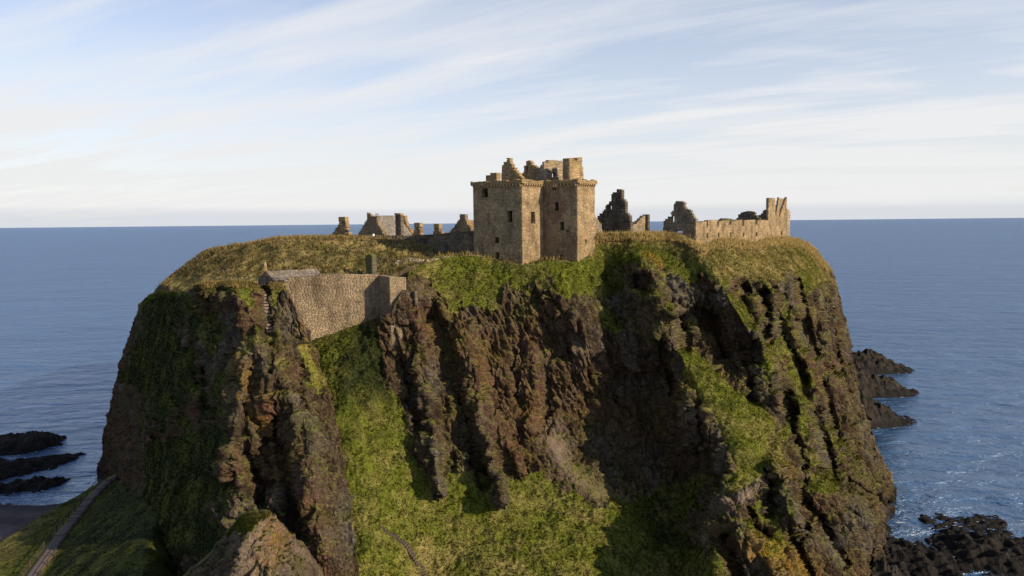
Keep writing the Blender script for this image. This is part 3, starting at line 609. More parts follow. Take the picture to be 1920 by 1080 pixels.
# ------------------------------------------------------------------ the grassy top of the headland (plan grid)
TOP_PTS = [  # traced pixel, distance
 (300, 540, 152), (340, 506, 160), (380, 476, 165), (420, 466, 163), (480, 457, 152), (520, 451, 148), (560, 449, 147), (620, 448, 147), (700, 450, 147), (760, 456, 148), (800, 463, 146),
 (330, 548, 138), (370, 534, 130), (420, 527, 126), (480, 522, 125), (560, 519, 126), (640, 516, 127), (690, 514, 128), (740, 505, 127), (770, 503, 124), (450, 490, 139), (560, 484, 137), (660, 482, 138), (740, 478, 138), (780, 480, 138),
 (740, 500, 128), (800, 492, 130), (840, 484, 131), (870, 479, 131), (880, 476, 136), (900, 483, 129.5), (930, 488, 128.5), (980, 497, 127.6), (1022, 490, 129), (1060, 492, 127), (1083, 491, 125.4), (1100, 481, 129), (1114, 463, 133),
 (1120, 441, 138), (1160, 439, 139), (1240, 438, 141), (1285, 447, 137), (1305, 458, 136), (1320, 463, 137), (1345, 452, 139), (1390, 453, 143), (1420, 458, 147), (1440, 449, 154), (1480, 446, 170), (1530, 471, 176),
]
def build_top():
    c = np.array(TOP_PTS, float)
    W = at(c[:, 0], c[:, 1], c[:, 2])
    extra = []
    for x, y, z in ((-60, 190, 55), (-40, 200, 56.4), (0, 180, 56.3), (0, 230, 56), (40, 180, 56.5), (60, 220, 55.5), (-30, 165, 56.8), (20, 150, 56.2), (-5, 150, 56.0), (45, 160, 56.2), (70, 190, 55.5), (-75, 185, 50), (-80, 230, 46), (90, 230, 50), (0, 260, 54)):
        extra.append((x, y, z))
    W = np.concatenate([W, np.array(extra, float)])
    ev = rbf(W[:, :2] / 60.0, W[:, 2], 0.04)
    xs = np.arange(-105, 100, 0.45); ys = np.arange(100, 262, 0.45)
    X, Yg = np.meshgrid(xs, ys, indexing='ij')
    Z = ev(np.stack([X.ravel(), Yg.ravel()], 1) / 60.0).reshape(X.shape)
    P = np.stack([X, Yg, Z], -1); Pf = P.reshape(-1, 3)
    n = fbm(Pf / 3.2, 4); n2 = fbm(Pf / 0.9 + 9, 2)
    n3 = ridged(np.stack([Pf[:, 0] / 3.5, Pf[:, 1] / 5, 0 * Pf[:, 0]], 1) + 33, 3)
    Pf[:, 2] += 0.42 * n + 0.16 * n2 + (.9 * (n3 - .45) + .5 * fbm(Pf / 6.5 + 61, 3)) * (Pf[:, 0] < -12)
    px, py = proj(Pf)
    d = ray(px, SKY_LINE(px)); k = Pf[:, 1] / d[:, 1]
    zmax = CAM_Z + d[:, 2] * k
    Pf[:, 2] = np.minimum(Pf[:, 2], zmax + 0.42 * n + .12 * n2)
    # in front of the crest of the cliffs the top dives under them
    yc = np.full(len(Pf), 1e9)
    for key in ('front', 'prom'):
        L = LAYERS[key]
        yc_k = np.interp(px, L['xs'], L['crestY'], left=1e9, right=1e9)
        if key == 'prom': yc_k = yc_k + 5.0
        yc = np.minimum(yc, yc_k)
    yc = np.where(yc > 1e8, 400, yc)
    wall_zone = (px > 540) & (px < 768)
    yc = np.where(wall_zone, np.interp(px, [540, 700, 735, 768], [114.5, 120.5, 121, 122]), yc)
    under = np.clip(yc + 1.4 - Pf[:, 1], 0, 60)
    Pf[:, 2] -= under * 9.0
    Pf[:, 2] = np.maximum(Pf[:, 2], -6)
    P = Pf.reshape(P.shape); N = grid_normals(P); N = np.where(N[..., 2:] < 0, -N, N)
    bank = np.exp(-((py - 490) / 28) ** 2) * (px < 800)
    straw = 0.72 + 0.40 * n + 0.3 * np.exp(-((py - 452) / 7.0) ** 2) - 0.05 * bank - 0.5 * np.exp(-(((px - 1060) / 60) ** 2)) * (py > 470) - 0.35 * np.exp(-(((px - 900) / 110) ** 2)) * (py > 478)
    scrub_shade = 0.34 * bank + 0.35 * np.exp(-(((px - 350) / 60) ** 2 + ((py - 530) / 40) ** 2)) - 0.1
    z0 = np.zeros(len(Pf))
    cc = land_colour(Pf, N.reshape(-1, 3), sstep(.42, .68, N.reshape(-1, 3)[:, 2] + .15 * n), z0, z0, z0, straw, scrub_shade)
    q = grid_faces(*X.shape)
    keep = (Pf[q][:, :, 2].max(1) > -5) & (under.reshape(-1)[q].max(1) < 3)
    q = q[keep]
    used = np.unique(q); rem = np.full(len(Pf), -1); rem[used] = np.arange(len(used))
    mesh_obj('headland_top', Pf[used], rem[q], M_LAND, None, cc[used], True, kind='structure')
    LAYERS['top'] = dict(P=P, N=N, g=np.where((under < .3) & (Pf[:, 2] > 30), 1.0, 0.0).reshape(X.shape), c=cc.reshape(*X.shape, 3), st=straw.reshape(X.shape), px=px.reshape(X.shape), py=py.reshape(X.shape))
    return xs, ys, P[..., 2]
TOPX, TOPY, TOPZ = build_top()
def ground(x, y):
    """height of the headland top"""
    i = np.clip((np.asarray(x) - TOPX[0]) / 0.45, 0, len(TOPX) - 1.001); j = np.clip((np.asarray(y) - TOPY[0]) / 0.45, 0, len(TOPY) - 1.001)
    a = i.astype(int) if hasattr(i, 'astype') else int(i); b = j.astype(int) if hasattr(j, 'astype') else int(j)
    return TOPZ[a, b]
# ------------------------------------------------------------------ sea
def build_sea():
    m = bpy.data.materials.new('sea_water'); m.use_nodes = True
    t = NT(m.node_tree)
    out = t.n('ShaderNodeOutputMaterial'); b = t.n('ShaderNodeBsdfPrincipled')
    ge = t.n('ShaderNodeNewGeometry')
    mp = t.n('ShaderNodeMapping'); t.l(ge.outputs['Position'], mp.inputs[0])
    mp.inputs['Rotation'].default_value = (0, 0, math.radians(8)); mp.inputs['Scale'].default_value = (0.45, 1.0, 1.0)
    w1 = t.n('ShaderNodeTexNoise', i_Scale=0.17, i_Detail=6.0, i_Roughness=0.62, i_Distortion=0.3); t.l(mp.outputs[0], w1.inputs['Vector'])
    w2 = t.n('ShaderNodeTexNoise', i_Scale=0.028, i_Detail=4.0, i_Roughness=0.6); t.l(mp.outputs[0], w2.inputs['Vector'])
    w3 = t.n('ShaderNodeTexNoise', i_Scale=0.0055, i_Detail=5.0, i_Roughness=0.6); t.l(mp.outputs[0], w3.inputs['Vector'])
    hgt = t.math('ADD', t.math('MULTIPLY', w1.outputs[0], 1.5), t.math('MULTIPLY', w2.outputs[0], 3.0))
    bp = t.n('ShaderNodeBump', i_Strength=1.0, i_Distance=2.8); t.l(hgt, bp.inputs['Height'])
    c = t.ramp(t.math('ADD', t.math('MULTIPLY', w2.outputs[0], 0.5), t.math('MULTIPLY', w3.outputs[0], 0.5)), [(0.34, (0.019, 0.064, 0.150)), (0.64, (0.050, 0.125, 0.250))])
    t.l(c, b.inputs['Base Color']); t.l(bp.outputs[0], b.inputs['Normal'])
    b.inputs['Roughness'].default_value = 0.3; b.inputs['Specular IOR Level'].default_value = SEA_SPEC; b.inputs['Specular Tint'].default_value = (.42, .66, 1.0, 1); b.inputs['IOR'].default_value = 1.22
    gl = t.n('ShaderNodeBsdfGlossy', i_Roughness=0.24); gl.inputs['Color'].default_value = (.34, .425, .55, 1); t.l(bp.outputs[0], gl.inputs['Normal'])
    mx = t.n('ShaderNodeMixShader'); lw = t.n('ShaderNodeLayerWeight', i_Blend=0.5); t.l(bp.outputs[0], lw.inputs['Normal']); t.l(t.ramp(lw.outputs['Facing'], [(0.35, (.12,) * 3), (0.66, (.55,) * 3), (0.90, (.90,) * 3)]), mx.inputs[0]); t.l(b.outputs[0], mx.inputs[1]); t.l(gl.outputs[0], mx.inputs[2]); t.l(mx.outputs[0], out.inputs[0])
    # rings: fine near the headland, coarse towards the horizon; gentle real swell close by
    rad = np.concatenate([np.arange(0, 900, 3.0), np.geomspace(900, 300000, 40)])
    ang = np.linspace(0, 2 * math.pi, 361)[:-1]
    R, A = np.meshgrid(rad, ang, indexing='ij')
    X = R * np.cos(A); Y = 120 + R * np.sin(A)
    Pn = np.stack([X.ravel() / 16, Y.ravel() / 7, 0 * X.ravel()], 1)
    Z = 0.28 * fbm(Pn, 3) * np.clip(1 - R.ravel() / 900, 0, 1)
    V = np.stack([X.ravel(), Y.ravel(), Z], 1)
    n = len(ang); a = np.arange(len(rad) * n).reshape(len(rad), n)
    b2 = np.roll(a, -1, 1)
    q = np.stack([a[:-1], a[1:], b2[1:], b2[:-1]], -1).reshape(-1, 4)[n:]
    tri = None
    mesh_obj('sea', np.concatenate([V]), q, m, None, None, True, kind='structure')
SEA_SPEC = 0.17
build_sea()
# ------------------------------------------------------------------ masonry: every wall is laid stone by stone
TH = math.radians(38.0)
AX = np.array([math.cos(TH), -math.sin(TH), 0.0])      # the castle's walls run along AX ...
BX = np.array([math.sin(TH), math.cos(TH), 0.0])       # ... and BX
UPV = np.array([0, 0, 1.0])
WRNG = np.random.default_rng(5)

PAL = dict(
    warm=[(.40, .29, .165), (.34, .25, .15), (.29, .215, .135), (.43, .33, .20), (.25, .18, .115), (.33, .20, .13)],
    grey=[(.24, .205, .155), (.20, .17, .13), (.28, .235, .18), (.17, .15, .12), (.31, .25, .18)],
    pale=[(.36, .29, .205), (.31, .255, .185), (.27, .22, .16), (.41, .335, .24), (.22, .18, .135)],
    brown=[(.30, .225, .145), (.25, .19, .125), (.34, .26, .17), (.20, .155, .105), (.28, .22, .15)],
    keep=[(.40, .30, .168), (.34, .256, .148), (.29, .22, .134), (.43, .335, .20), (.25, .19, .118), (.32, .215, .135)],
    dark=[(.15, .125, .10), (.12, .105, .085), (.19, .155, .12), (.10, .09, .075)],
    slate=[(.27, .245, .22), (.23, .21, .195), (.31, .275, .24), (.25, .215, .185)])
LICHEN = np.array((.36, .22, .05)); MOSS = np.array((.11, .115, .03)); RED = np.array((.20, .105, .075))

class Plane:
    """an upright plane through two plan points; turns a traced pixel into (along, height) on it"""
    def __init__(self, A, D):
        self.A = np.array(A, float); self.D = np.array(D, float) / np.linalg.norm(D[:2]); self.n = np.cross(self.D, UPV)
    def sz(self, px, py):
        d = ray(px, py); o = np.array([0, 0, CAM_Z])
        k = ((self.A - o) @ self.n) / (d @ self.n)
        p = o + d * k
        return float((p - self.A)[:2] @ self.D[:2]), float(p[2])
    def p(self, s, z):
        q = self.A + self.D * s; return np.array([q[0], q[1], z])
def hit_px(A, D, px):
    """distance along D from A at which the traced column px is met"""
    lo, hi = -60.0, 60.0
    f = lambda t: float(proj((np.array(A) + np.array(D) * t)[None])[0][0]) - px
    a, b = f(lo), f(hi)
    ts = np.linspace(-40, 60, 2001)
    P = np.array(A)[None] + np.array(D)[None] * ts[:, None]
    P = P[P[:, 1] > 20]; ts = ts[:len(P)] if len(P) == len(ts) else (P - np.array(A)) @ np.array(D)
    x = proj(P)[0]
    return float(ts[np.argmin(np.abs(x - px))])

def cell_rows(L, z0, z1, w, h, cuts_s=(), cuts_z=()):
    rows = [z0]
    while rows[-1] < z1: rows.append(rows[-1] + h * WRNG.uniform(.75, 1.3))
    rows = np.array(rows)
    for c in cuts_z:
        if z0 < c < z1: rows[1 + np.argmin(np.abs(rows[1:] - c))] = c
    rows = np.unique(np.round(rows, 3))
    out = []
    for k in range(len(rows) - 1):
        s = [0.0]
        while s[-1] < L: s.append(s[-1] + w * WRNG.uniform(.55, 1.5))
        s[-1] = L
        if len(s) > 2 and s[-1] - s[-2] < .3 * w: s.pop(-2)
        s = np.array(s)
        for a in cuts_s:
            for c in a[:2]:
                if a[2] < rows[k + 1] and a[3] > rows[k] and 0 < c < L and len(s) > 2:
                    s[1 + np.argmin(np.abs(s[1:-1] - c))] = c
        s = np.unique(np.round(s, 3))
        for i in range(len(s) - 1): out.append((s[i], s[i + 1], rows[k], rows[k + 1]))
    return np.array(out)

def lay(O, U, V, Nn, cells_, thick, proud=(.012, .06), inset=.018, both=True):
    """stones as bevelled blocks: O + s*U + t*V, outer face along Nn"""
    c = np.asarray(cells_, float); n = len(c)
    pf = WRNG.uniform(proud[0], proud[1], n); pb = WRNG.uniform(proud[0], proud[1], n)
    jt = WRNG.uniform(-.004, .004, (n, 4)); c = c + jt
    ii = np.minimum(inset, .3 * np.minimum(c[:, 1] - c[:, 0], c[:, 3] - c[:, 2]))
    def ring(ins, dep):
        s0, s1, t0, t1 = c[:, 0] + ins, c[:, 1] - ins, c[:, 2] + ins, c[:, 3] - ins
        st = np.stack([np.stack([s0, t0], 1), np.stack([s1, t0], 1), np.stack([s1, t1], 1), np.stack([s0, t1], 1)], 1)
        return O + st[..., :1] * U + st[..., 1:] * V + np.asarray(dep)[:, None, None] * Nn
    R0 = ring(ii, pf); R1 = ring(ii * 0, np.full(n, -.03)); R2 = ring(ii * 0, np.full(n, -thick + .03)); R3 = ring(ii, -thick - pb if both else np.full(n, -thick))
    V_ = np.stack([R0, R1, R2, R3], 1).reshape(-1, 3)
    base = (np.arange(n) * 16)[:, None, None]
    q = [[0, 1, 2, 3]]
    for r in range(3):
        for i in range(4):
            j = (i + 1) % 4
            q.append([r * 4 + i, r * 4 + 4 + i, r * 4 + 4 + j, r * 4 + j])
    q.append([15, 14, 13, 12])
    F = (base + np.array(q)[None]).reshape(-1, 4)
    return V_, F, 16

def stone_cols(centres, pal, lichen=0.0, moss=0.0, red=0.0, top=None):
    n = len(centres); p = np.array(PAL[pal])
    c = p[WRNG.integers(0, len(p), n)] * WRNG.uniform(.8, 1.22, (n, 1))
    a = fbm(centres / 1.9 + 3, 3); b = fbm(centres / 0.7 + 31, 2)
    c = (c * .75 + .25 * p.mean(0)) * (1 + .6 * a)[:, None]
    stn = fbm(centres / np.array([1.3, 1.3, 6.0]) + 90, 3); c = c * (1 - .36 * sstep(.05, .5, stn))[:, None]; c = c * (1 + .3 * np.clip(fbm(centres / 4 + 12, 2), -.5, .5))[:, None]
    if red: c = lerp3(c, RED, np.clip(red * (.3 + 2.2 * fbm(centres / 3.2 + 60, 3)), 0, .8))
    hi = 0 if top is None else np.exp(-np.clip(top - centres[:, 2], 0, 9) / 1.1)
    c = lerp3(c, LICHEN, np.clip(lichen * (.25 + 1.6 * b + 1.3 * a) + .55 * lichen * hi, 0, .85))
    c = lerp3(c, MOSS, np.clip(moss * (.2 + 1.5 * a) + moss * .5 * hi, 0, .8))
    return np.clip(c * .78, .012, .6)

def wall(name, plane, s0, s1, z0, prof, parent, thick=.9, holes=(), size=(.46, .30), pal='warm', ragged=.0, lichen=.25, moss=0., red=0., out=0.0, inside=None, **props):
    """prof: (along, height) polyline of the wall's top; holes: (s0, s1, z0, z1)"""
    pr = np.array(prof, float); pr = pr[np.argsort(pr[:, 0], kind='stable')]
    L = s1 - s0; zt = pr[:, 1].max()
    hl = [(h[0] - s0, h[1] - s0, h[2], h[3]) for h in holes]
    jumps = [((pr[i, 0] + pr[i + 1, 0]) / 2 - s0, -9, min(pr[i, 1], pr[i + 1, 1]) - .2, max(pr[i, 1], pr[i + 1, 1])) for i in range(len(pr) - 1) if abs(pr[i + 1, 1] - pr[i, 1]) > 1.8 * abs(pr[i + 1, 0] - pr[i, 0]) + .25]
    cl = cell_rows(L, z0, zt, size[0], size[1], hl + jumps, [z for h in hl for z in h[2:]])
    sc = (cl[:, 0] + cl[:, 1]) / 2; zc = (cl[:, 2] + cl[:, 3]) / 2
    top = np.interp(sc + s0, pr[:, 0], pr[:, 1])
    keep = (zc < top + ragged * (WRNG.random(len(cl)) - .5)) if ragged else (cl[:, 2] < top - .06)
    hw_ = np.minimum(.2, .3 * (cl[:, 1] - cl[:, 0]))
    flat = np.abs(np.interp(sc + s0 + hw_, pr[:, 0], pr[:, 1]) - np.interp(sc + s0 - hw_, pr[:, 0], pr[:, 1])) < .1
    if ragged: keep = np.where(flat, cl[:, 2] < top - .02, keep)
    for h in hl: keep &= ~((sc > h[0]) & (sc < h[1]) & (zc > h[2]) & (zc < h[3]))
    if inside is not None: keep &= inside(sc + s0, zc)
    cl = cl[keep]; top = top[keep]; flat = flat[keep]
    lim = (cl[:, 3] > top) & (flat | (not ragged))
    if lim.any(): cl[lim, 3] = np.maximum(top[lim] + WRNG.uniform(-.01, .02, lim.sum()), cl[lim, 2] + .03)
    O = plane.A + plane.D * s0 + plane.n * out; O = np.array([O[0], O[1], 0.0])
    V, F, k = lay(O, plane.D, UPV, plane.n, cl, thick)
    cen = V.reshape(-1, k, 3).mean(1)
    c = stone_cols(cen, pal, lichen, moss, red, top)
    return mesh_obj(name, V - base_of(parent), F, M_STONE, parent, np.repeat(c, k, 0), kind='stuff', **props)
def base_of(parent):
    return np.array(parent.location) if parent is not None else np.zeros(3)
def box(name, O, U, V, W, mat, parent, col=(.3, .24, .17), taper=0.0, bev=.02, **props):
    """a block with eased edges: O corner, edge vectors U, V, W"""
    O = np.array(O, float); U, V, W = (np.array(q, float) for q in (U, V, W))
    b = bmesh.new()
    cs = []
    for k in (0, 1):
        f = taper * k
        for a, c in ((0, 0), (1, 0), (1, 1), (0, 1)):
            cs.append(b.verts.new(O + U * (a + f * (.5 - a)) + V * (c + f * (.5 - c)) + W * k - base_of(parent)))
    for q in ((3, 2, 1, 0), (4, 5, 6, 7), (0, 1, 5, 4), (1, 2, 6, 5), (2, 3, 7, 6), (3, 0, 4, 7)): b.faces.new([cs[i] for i in q])
    bmesh.ops.recalc_face_normals(b, faces=b.faces)
    if bev: bmesh.ops.bevel(b, geom=list(b.edges), offset=bev, segments=1, affect='EDGES')
    me = bpy.data.meshes.new(name); b.to_mesh(me); b.free()
    ca = me.color_attributes.new('Col', 'FLOAT_COLOR', 'POINT')
    ca.data.foreach_set('color', np.tile(np.array([*col, 1], np.float32), len(me.vertices)))
    me.materials.append(mat); o = bpy.data.objects.new(name, me)
    for k, v in props.items(): o[k] = v
    return link(o, parent)
def window_frame(plane, h, parent, pal=(.27, .205, .135), w=.11):
    """dressed margin round an opening: two jambs, lintel and sill as one part"""
    s0, s1, z0, z1 = h
    cl = [(s0 - w, s0, z0, z1), (s1, s1 + w, z0, z1), (s0 - w - .08, s1 + w + .08, z1, z1 + w), (s0 - w - .05, s1 + w + .05, z0 - w * .8, z0)]
    O = plane.A + plane.n * .05; O = np.array([O[0], O[1], 0.0])
    V, F, k = lay(O, plane.D, UPV, plane.n, cl, .4, (.02, .03), .015)
    c = np.array(pal)[None] * WRNG.uniform(.85, 1.15, (len(cl), 1))
    o = mesh_obj('window_frame', V - base_of(parent), F, M_STONE, parent, np.repeat(c, k, 0))
    return o
def holes_px(plane, lst):
    out = []
    for x0, y0, x1, y1 in lst:
        gx = .9 if x1 - x0 > 5.5 else .2
        a = plane.sz(x0 - gx, y1 + gx); b = plane.sz(x1 + gx, y0 - gx)
        out.append((min(a[0], b[0]), max(a[0], b[0]), a[1], b[1]))
    return out
def prof_px(plane, lst): return [plane.sz(x, y) for x, y in lst]

# ------------------------------------------------------------------ the keep
P1 = at(980, 497, 128.0); P1[2] = 0
P0 = P1 + AX * hit_px(P1 + UPV * 60, AX, 888)
P2 = P1 + BX * hit_px(P1 + UPV * 60, BX, 1019)
P3 = P2 + AX * hit_px(P2 + UPV * 60, AX, 1083)
P4 = P3 + BX * hit_px(P3 + UPV * 60, BX, 1115)
LD = float(np.linalg.norm(P4 - P3)); LB = float(np.linalg.norm(P2 - P1)); LA = float(np.linalg.norm(P1 - P0)); LC = float(np.linalg.norm(P3 - P2))
Q0 = P0 + BX * (LB + LD); 
keep = thing('tower_house', 'tall square roofless stone keep with broken gables above its corbelled parapet', 'castle keep', (*(P1 + BX * 3)[:2], 50.0))
plA, plB, plC, plD = Plane(P0, AX), Plane(P1, BX), Plane(P2, AX), Plane(P3, BX)
plE, plF = Plane(Q0 + AX * (LA + LC), -AX), Plane(Q0, -BX)
ZT = 66.95
hA = holes_px(plA, [(904, 354, 914, 370), (951, 396, 960, 416), (967, 354, 972, 360), (928, 446, 935, 455), (929, 474, 936, 486)])
hB = holes_px(plB, [(996, 398, 1002, 418)])
hC = holes_px(plC, [(1036, 344, 1042, 356), (1040, 380, 1047, 395), (1050, 417, 1057, 431), (1062, 430, 1066, 435), (1050, 478, 1056, 489)])
hD = holes_px(plD, [(1097, 449, 1100, 456)])
for pl, L, hs, kw in ((plA, LA, hA, dict(pal='keep', lichen=.12)), (plB, LB, hB, dict(pal='keep', lichen=.12)), (plC, LC, hC, dict(pal='keep', red=.6, lichen=.12)), (plD, LD, hD, dict(pal='keep', lichen=.28)),
                      (plE, LA + LC, [], {}), (plF, LB + LD, [], {})):
    wall('rubble_wall', pl, 0.0, L, 47.0, [(0, ZT), (L, ZT)], keep, 1.4, hs, (.36, .21), **kw)
    for h in hs:
        if h[3] - h[2] > .9: window_frame(pl, h, keep)
# corbels and the parapet they carry
corb = None; PO = .34
def corbel_at(p, D, n):
    global corb
    if corb is None:
        b = bmesh.new()
        pts = [(0, 0), (.30, .30), (.42, .36), (.42, .62), (0, .62)]
        vs = [[b.verts.new((x, -d, z)) for d, z in pts] for x in (-.15, .15)]
        b.faces.new(vs[0]); b.faces.new(vs[1][::-1])
        for i in range(5): b.faces.new((vs[0][i], vs[1][i], vs[1][(i + 1) % 5], vs[0][(i + 1) % 5]))
        bmesh.ops.recalc_face_normals(b, faces=b.faces); bmesh.ops.bevel(b, geom=list(b.edges), offset=.02, segments=1, affect='EDGES')
        me = bpy.data.meshes.new('corbel'); b.to_mesh(me); b.free()
        ca = me.color_attributes.new('Col', 'FLOAT_COLOR', 'POINT'); ca.data.foreach_set('color', np.tile(np.array([.34, .24, .12, 1], np.float32), len(me.vertices)))
        me.materials.append(M_STONE); corb = me
    o = bpy.data.objects.new('corbel', corb); link(o, keep)
    q = np.array(p) - base_of(keep); o.location = q
    o.rotation_euler = (0, 0, math.atan2(n[1], n[0]) + math.pi / 2)
for pl, L in ((plA, LA), (plB, LB), (plC, LC), (plD, LD)):
    n = max(3, int(L / .72))
    for i in range(n):
        s = (i + .5) * L / n
        corbel_at(pl.p(s, ZT - .62) + pl.n * .03, pl.D, pl.n)
    e0 = -PO if pl is not plB else .12; e1 = L + PO if pl not in (plB,) else L - PO - .02
    if pl is plC: e0 = PO + .45
    bumps = [(s, ZT + .72 + .22 * WRNG.uniform(-1, 1)) for s in np.arange(e0, e1 + .5, .9)]
    wall('parapet', pl, e0, e1, ZT + .004, bumps, keep, .5, (), (.45, .26), 'keep', .0, .40, .15, out=PO)
for pl, L in ((plE, LA + LC), (plF, LB + LD)):
    wall('parapet', pl, .5, L - .5, ZT + .004, [(0, ZT + .6), (L, ZT + .6)], keep, .5, (), (.6, .3), 'warm', .2, .4)
box('light_block_slab', P0 + AX * 1.2 + BX * 1.2 + UPV * 66.0, AX * (LA - 2.4), BX * (LB + LD - 2.4), UPV * .4, M_STONE, keep, (.12, .11, .06))  # added slab shutting out sky light so the keep's windows look dark
box('light_block_slab', P2 + AX * -1.2 + BX * 1.2 + UPV * 65.95, AX * (LC), BX * (LD - 2.2), UPV * .4, M_STONE, keep, (.12, .11, .06))  # added slab darkening the inside of the wing the same way
# broken gables and stacks on the wallhead
def cap(nm, pl, pts, holes=(), th=.8, pal='keep', z0=66.3, rag=.35, lich=.35, **kw):
    pr = prof_px(pl, pts); ss = [p[0] for p in pr]
    return wall(nm, pl, min(ss), max(ss), z0, pr, keep, th, holes_px(pl, holes), (.42, .28), pal, rag, lich, .12, **kw)
g1 = Plane(P0 + BX * 1.6, AX)
cap('gable', g1, [(940, 330), (942, 314), (944, 308), (947, 306), (949, 300), (950, 296), (956, 296), (957, 303), (962, 312), (968, 320), (974, 328), (979, 334)])
cap('chimney', Plane(P0 + BX * 2.2, AX), [(911, 329), (919, 328), (919.2, 324), (931, 324), (931.2, 334)], th=1.2)
g2 = Plane(P0 + BX * (LB + LD - 1.6), AX)
cap('gable', g2, [(975, 329), (982, 320), (983, 314), (986, 312), (987, 302), (993, 300), (997, 306), (1003, 309), (1008, 315), (1013, 316), (1016, 318), (1018, 330)], [(986.6, 313, 990.4, 329)])
s1p = P2 + BX * 1.3; s1p = s1p + AX * hit_px(s1p + UPV * 68, AX, 1021)
s1b = Plane(s1p, BX); Ls = hit_px(s1p + UPV * 68, BX, 1057)
wall('stair_turret', s1b, 0, Ls, 66.3, prof_px(s1b, [(1021, 318), (1023, 311), (1027, 305), (1030, 300), (1046, 300), (1046.3, 303), (1054, 302), (1056, 310), (1056.8, 325), (1058, 330)]), keep, .8, holes_px(s1b, [(1036, 326, 1042, 331)]), (.42, .28), 'pale', .25, .3)
s1a = Plane(s1p - AX * 2.0, AX)
wall('stair_turret', s1a, 0, 1.98, 66.3, prof_px(s1a, [(1008, 322), (1012, 314), (1016, 306), (1022, 300), (1026, 299)]), keep, .7, (), (.42, .28), 'grey', .25, .2)
s2p = P2 + BX * 1.9; s2p = s2p + AX * hit_px(s2p + UPV * 68, AX, 1068)
s2b = Plane(s2p, BX); L2s = hit_px(s2p + UPV * 68, BX, 1094)
wall('chimney', s2b, 0, L2s, 66.3, prof_px(s2b, [(1067.5, 297), (1072, 296), (1078, 299), (1080, 303), (1082, 303), (1082.3, 296), (1091.4, 295), (1091.6, 312), (1093, 316), (1094, 330)]), keep, 1.5, (), (.42, .28), 'keep', .12, .35)
s2a = Plane(s2p - AX * 1.52, AX)
wall('chimney', s2a, 0, 1.5, 66.3, [(0, s2b.sz(1068, 296)[1]), (1.5, s2b.sz(1068, 297)[1])], keep, 1.0, (), (.42, .28), 'keep', .1, .2)

# ------------------------------------------------------------------ ruins behind and beside the keep
def ruin(name, label, cat, px, Y, zb, group=None):
    p = at(px, 430, Y); return thing(name, label, cat, (p[0], p[1], zb), group)
def gpt(px, Y): q = at(px, 430, Y); q[2] = 0; return q

# tall dark gable
t = ruin('ruined_gable', 'tall dark stone gable with broken stepped sides and two small holes, beside the keep', 'ruin', 1150, 152, 54)
pl = Plane(gpt(1120, 154), AX)
pr = prof_px(pl, [(1119, 430), (1121, 408), (1126, 400), (1135, 390), (1142, 380), (1146, 374), (1146.3, 365), (1151, 360), (1156, 356), (1158, 354.5), (1166, 356), (1166.3, 371), (1172, 381), (1174, 399), (1180, 404), (1182, 418), (1184, 440)])
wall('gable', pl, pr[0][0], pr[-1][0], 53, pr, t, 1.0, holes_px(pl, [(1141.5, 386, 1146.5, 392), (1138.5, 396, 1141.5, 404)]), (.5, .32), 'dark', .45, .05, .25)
# sunlit stump against the keep
t = ruin('wall_stump', 'low sunlit rubble stump between the keep and the tall dark gable', 'ruin', 1120, 148, 54)
pl = Plane(gpt(1113, 146), BX); pr = prof_px(pl, [(1112, 398), (1117, 406), (1121, 414), (1127, 420), (1129, 432), (1130, 440)])
wall('wall', pl, pr[0][0], pr[-1][0], 53, pr, t, .8, (), (.5, .32), 'pale', .5, .1)
# small lean wall with an upright
t = ruin('lean_to_ruin', 'small ruin with a sloping sunlit wall rising to a square dark chimney', 'ruin', 1200, 156, 54)
pl = Plane(gpt(1186, 153), BX); pr = prof_px(pl, [(1186, 424), (1192, 419), (1198, 413), (1205, 407), (1210, 404)])
wall('wall', pl, pr[0][0], pr[-1][0], 53, pr, t, .8, (), (.5, .32), 'pale', .25, .15)
e = pl.A + BX * pr[-1][0]; pl2 = Plane(e - AX * .35, AX); pr2 = prof_px(pl2, [(1204.5, 402), (1215, 402)])
wall('chimney', pl2, pr2[0][0], pr2[1][0], 53, pr2, t, .9, holes_px(pl2, [(1201, 431, 1204, 437)]), (.5, .32), 'dark', .0, .1)

# the long range on the right: gable, loopholed wall, twin chimneys
t = ruin('ruined_range', 'long roofless range with a dark gable, sunlit loopholed wall and twin square chimneys', 'ruin', 1330, 150, 52)
RA = gpt(1305, 139.5)
plW = Plane(RA, BX); LW = hit_px(RA + UPV * 58, BX, 1440); LW2 = hit_px(RA + UPV * 58, BX, 1474)
loops = [(1324.5, 437, 1327.5, 446), (1346, 437, 1348.6, 446), (1368.6, 436, 1371.4, 445), (1392.8, 436, 1395.4, 444), (1417, 435.5, 1419.6, 443), (1439, 436, 1441, 443)]
slots = [(1324.6, 405, 1327.8, 426), (1345.0, 405, 1348.6, 425), (1368.0, 404, 1371.8, 423), (1391.6, 404, 1395.8, 423), (1416.4, 404, 1420.4, 421)]
tops = [(1304, 411), (1309, 415), (1312, 417), (1324, 415), (1327, 413), (1345, 412), (1350, 415), (1365, 413), (1372, 415), (1390, 412), (1397, 413), (1416, 412), (1421, 414), (1430, 412), (1438, 413), (1443, 417)]
wall('loopholed_wall', plW, 0, LW, 50, prof_px(plW, tops), t, .9, holes_px(plW, loops) + holes_px(plW, slots), (.40, .25), 'keep', .18, .12)
topz = [(1436, 371), (1453.6, 371), (1453.9, 409), (1460.6, 409), (1460.9, 370), (1474.5, 369)]
wall('chimney_wall', plW, LW, LW2, 50, prof_px(plW, topz), t, .45, holes_px(plW, [(1464, 434, 1467, 442), (1437, 437, 1440, 443)]), (.40, .25), 'keep', .0, .2)
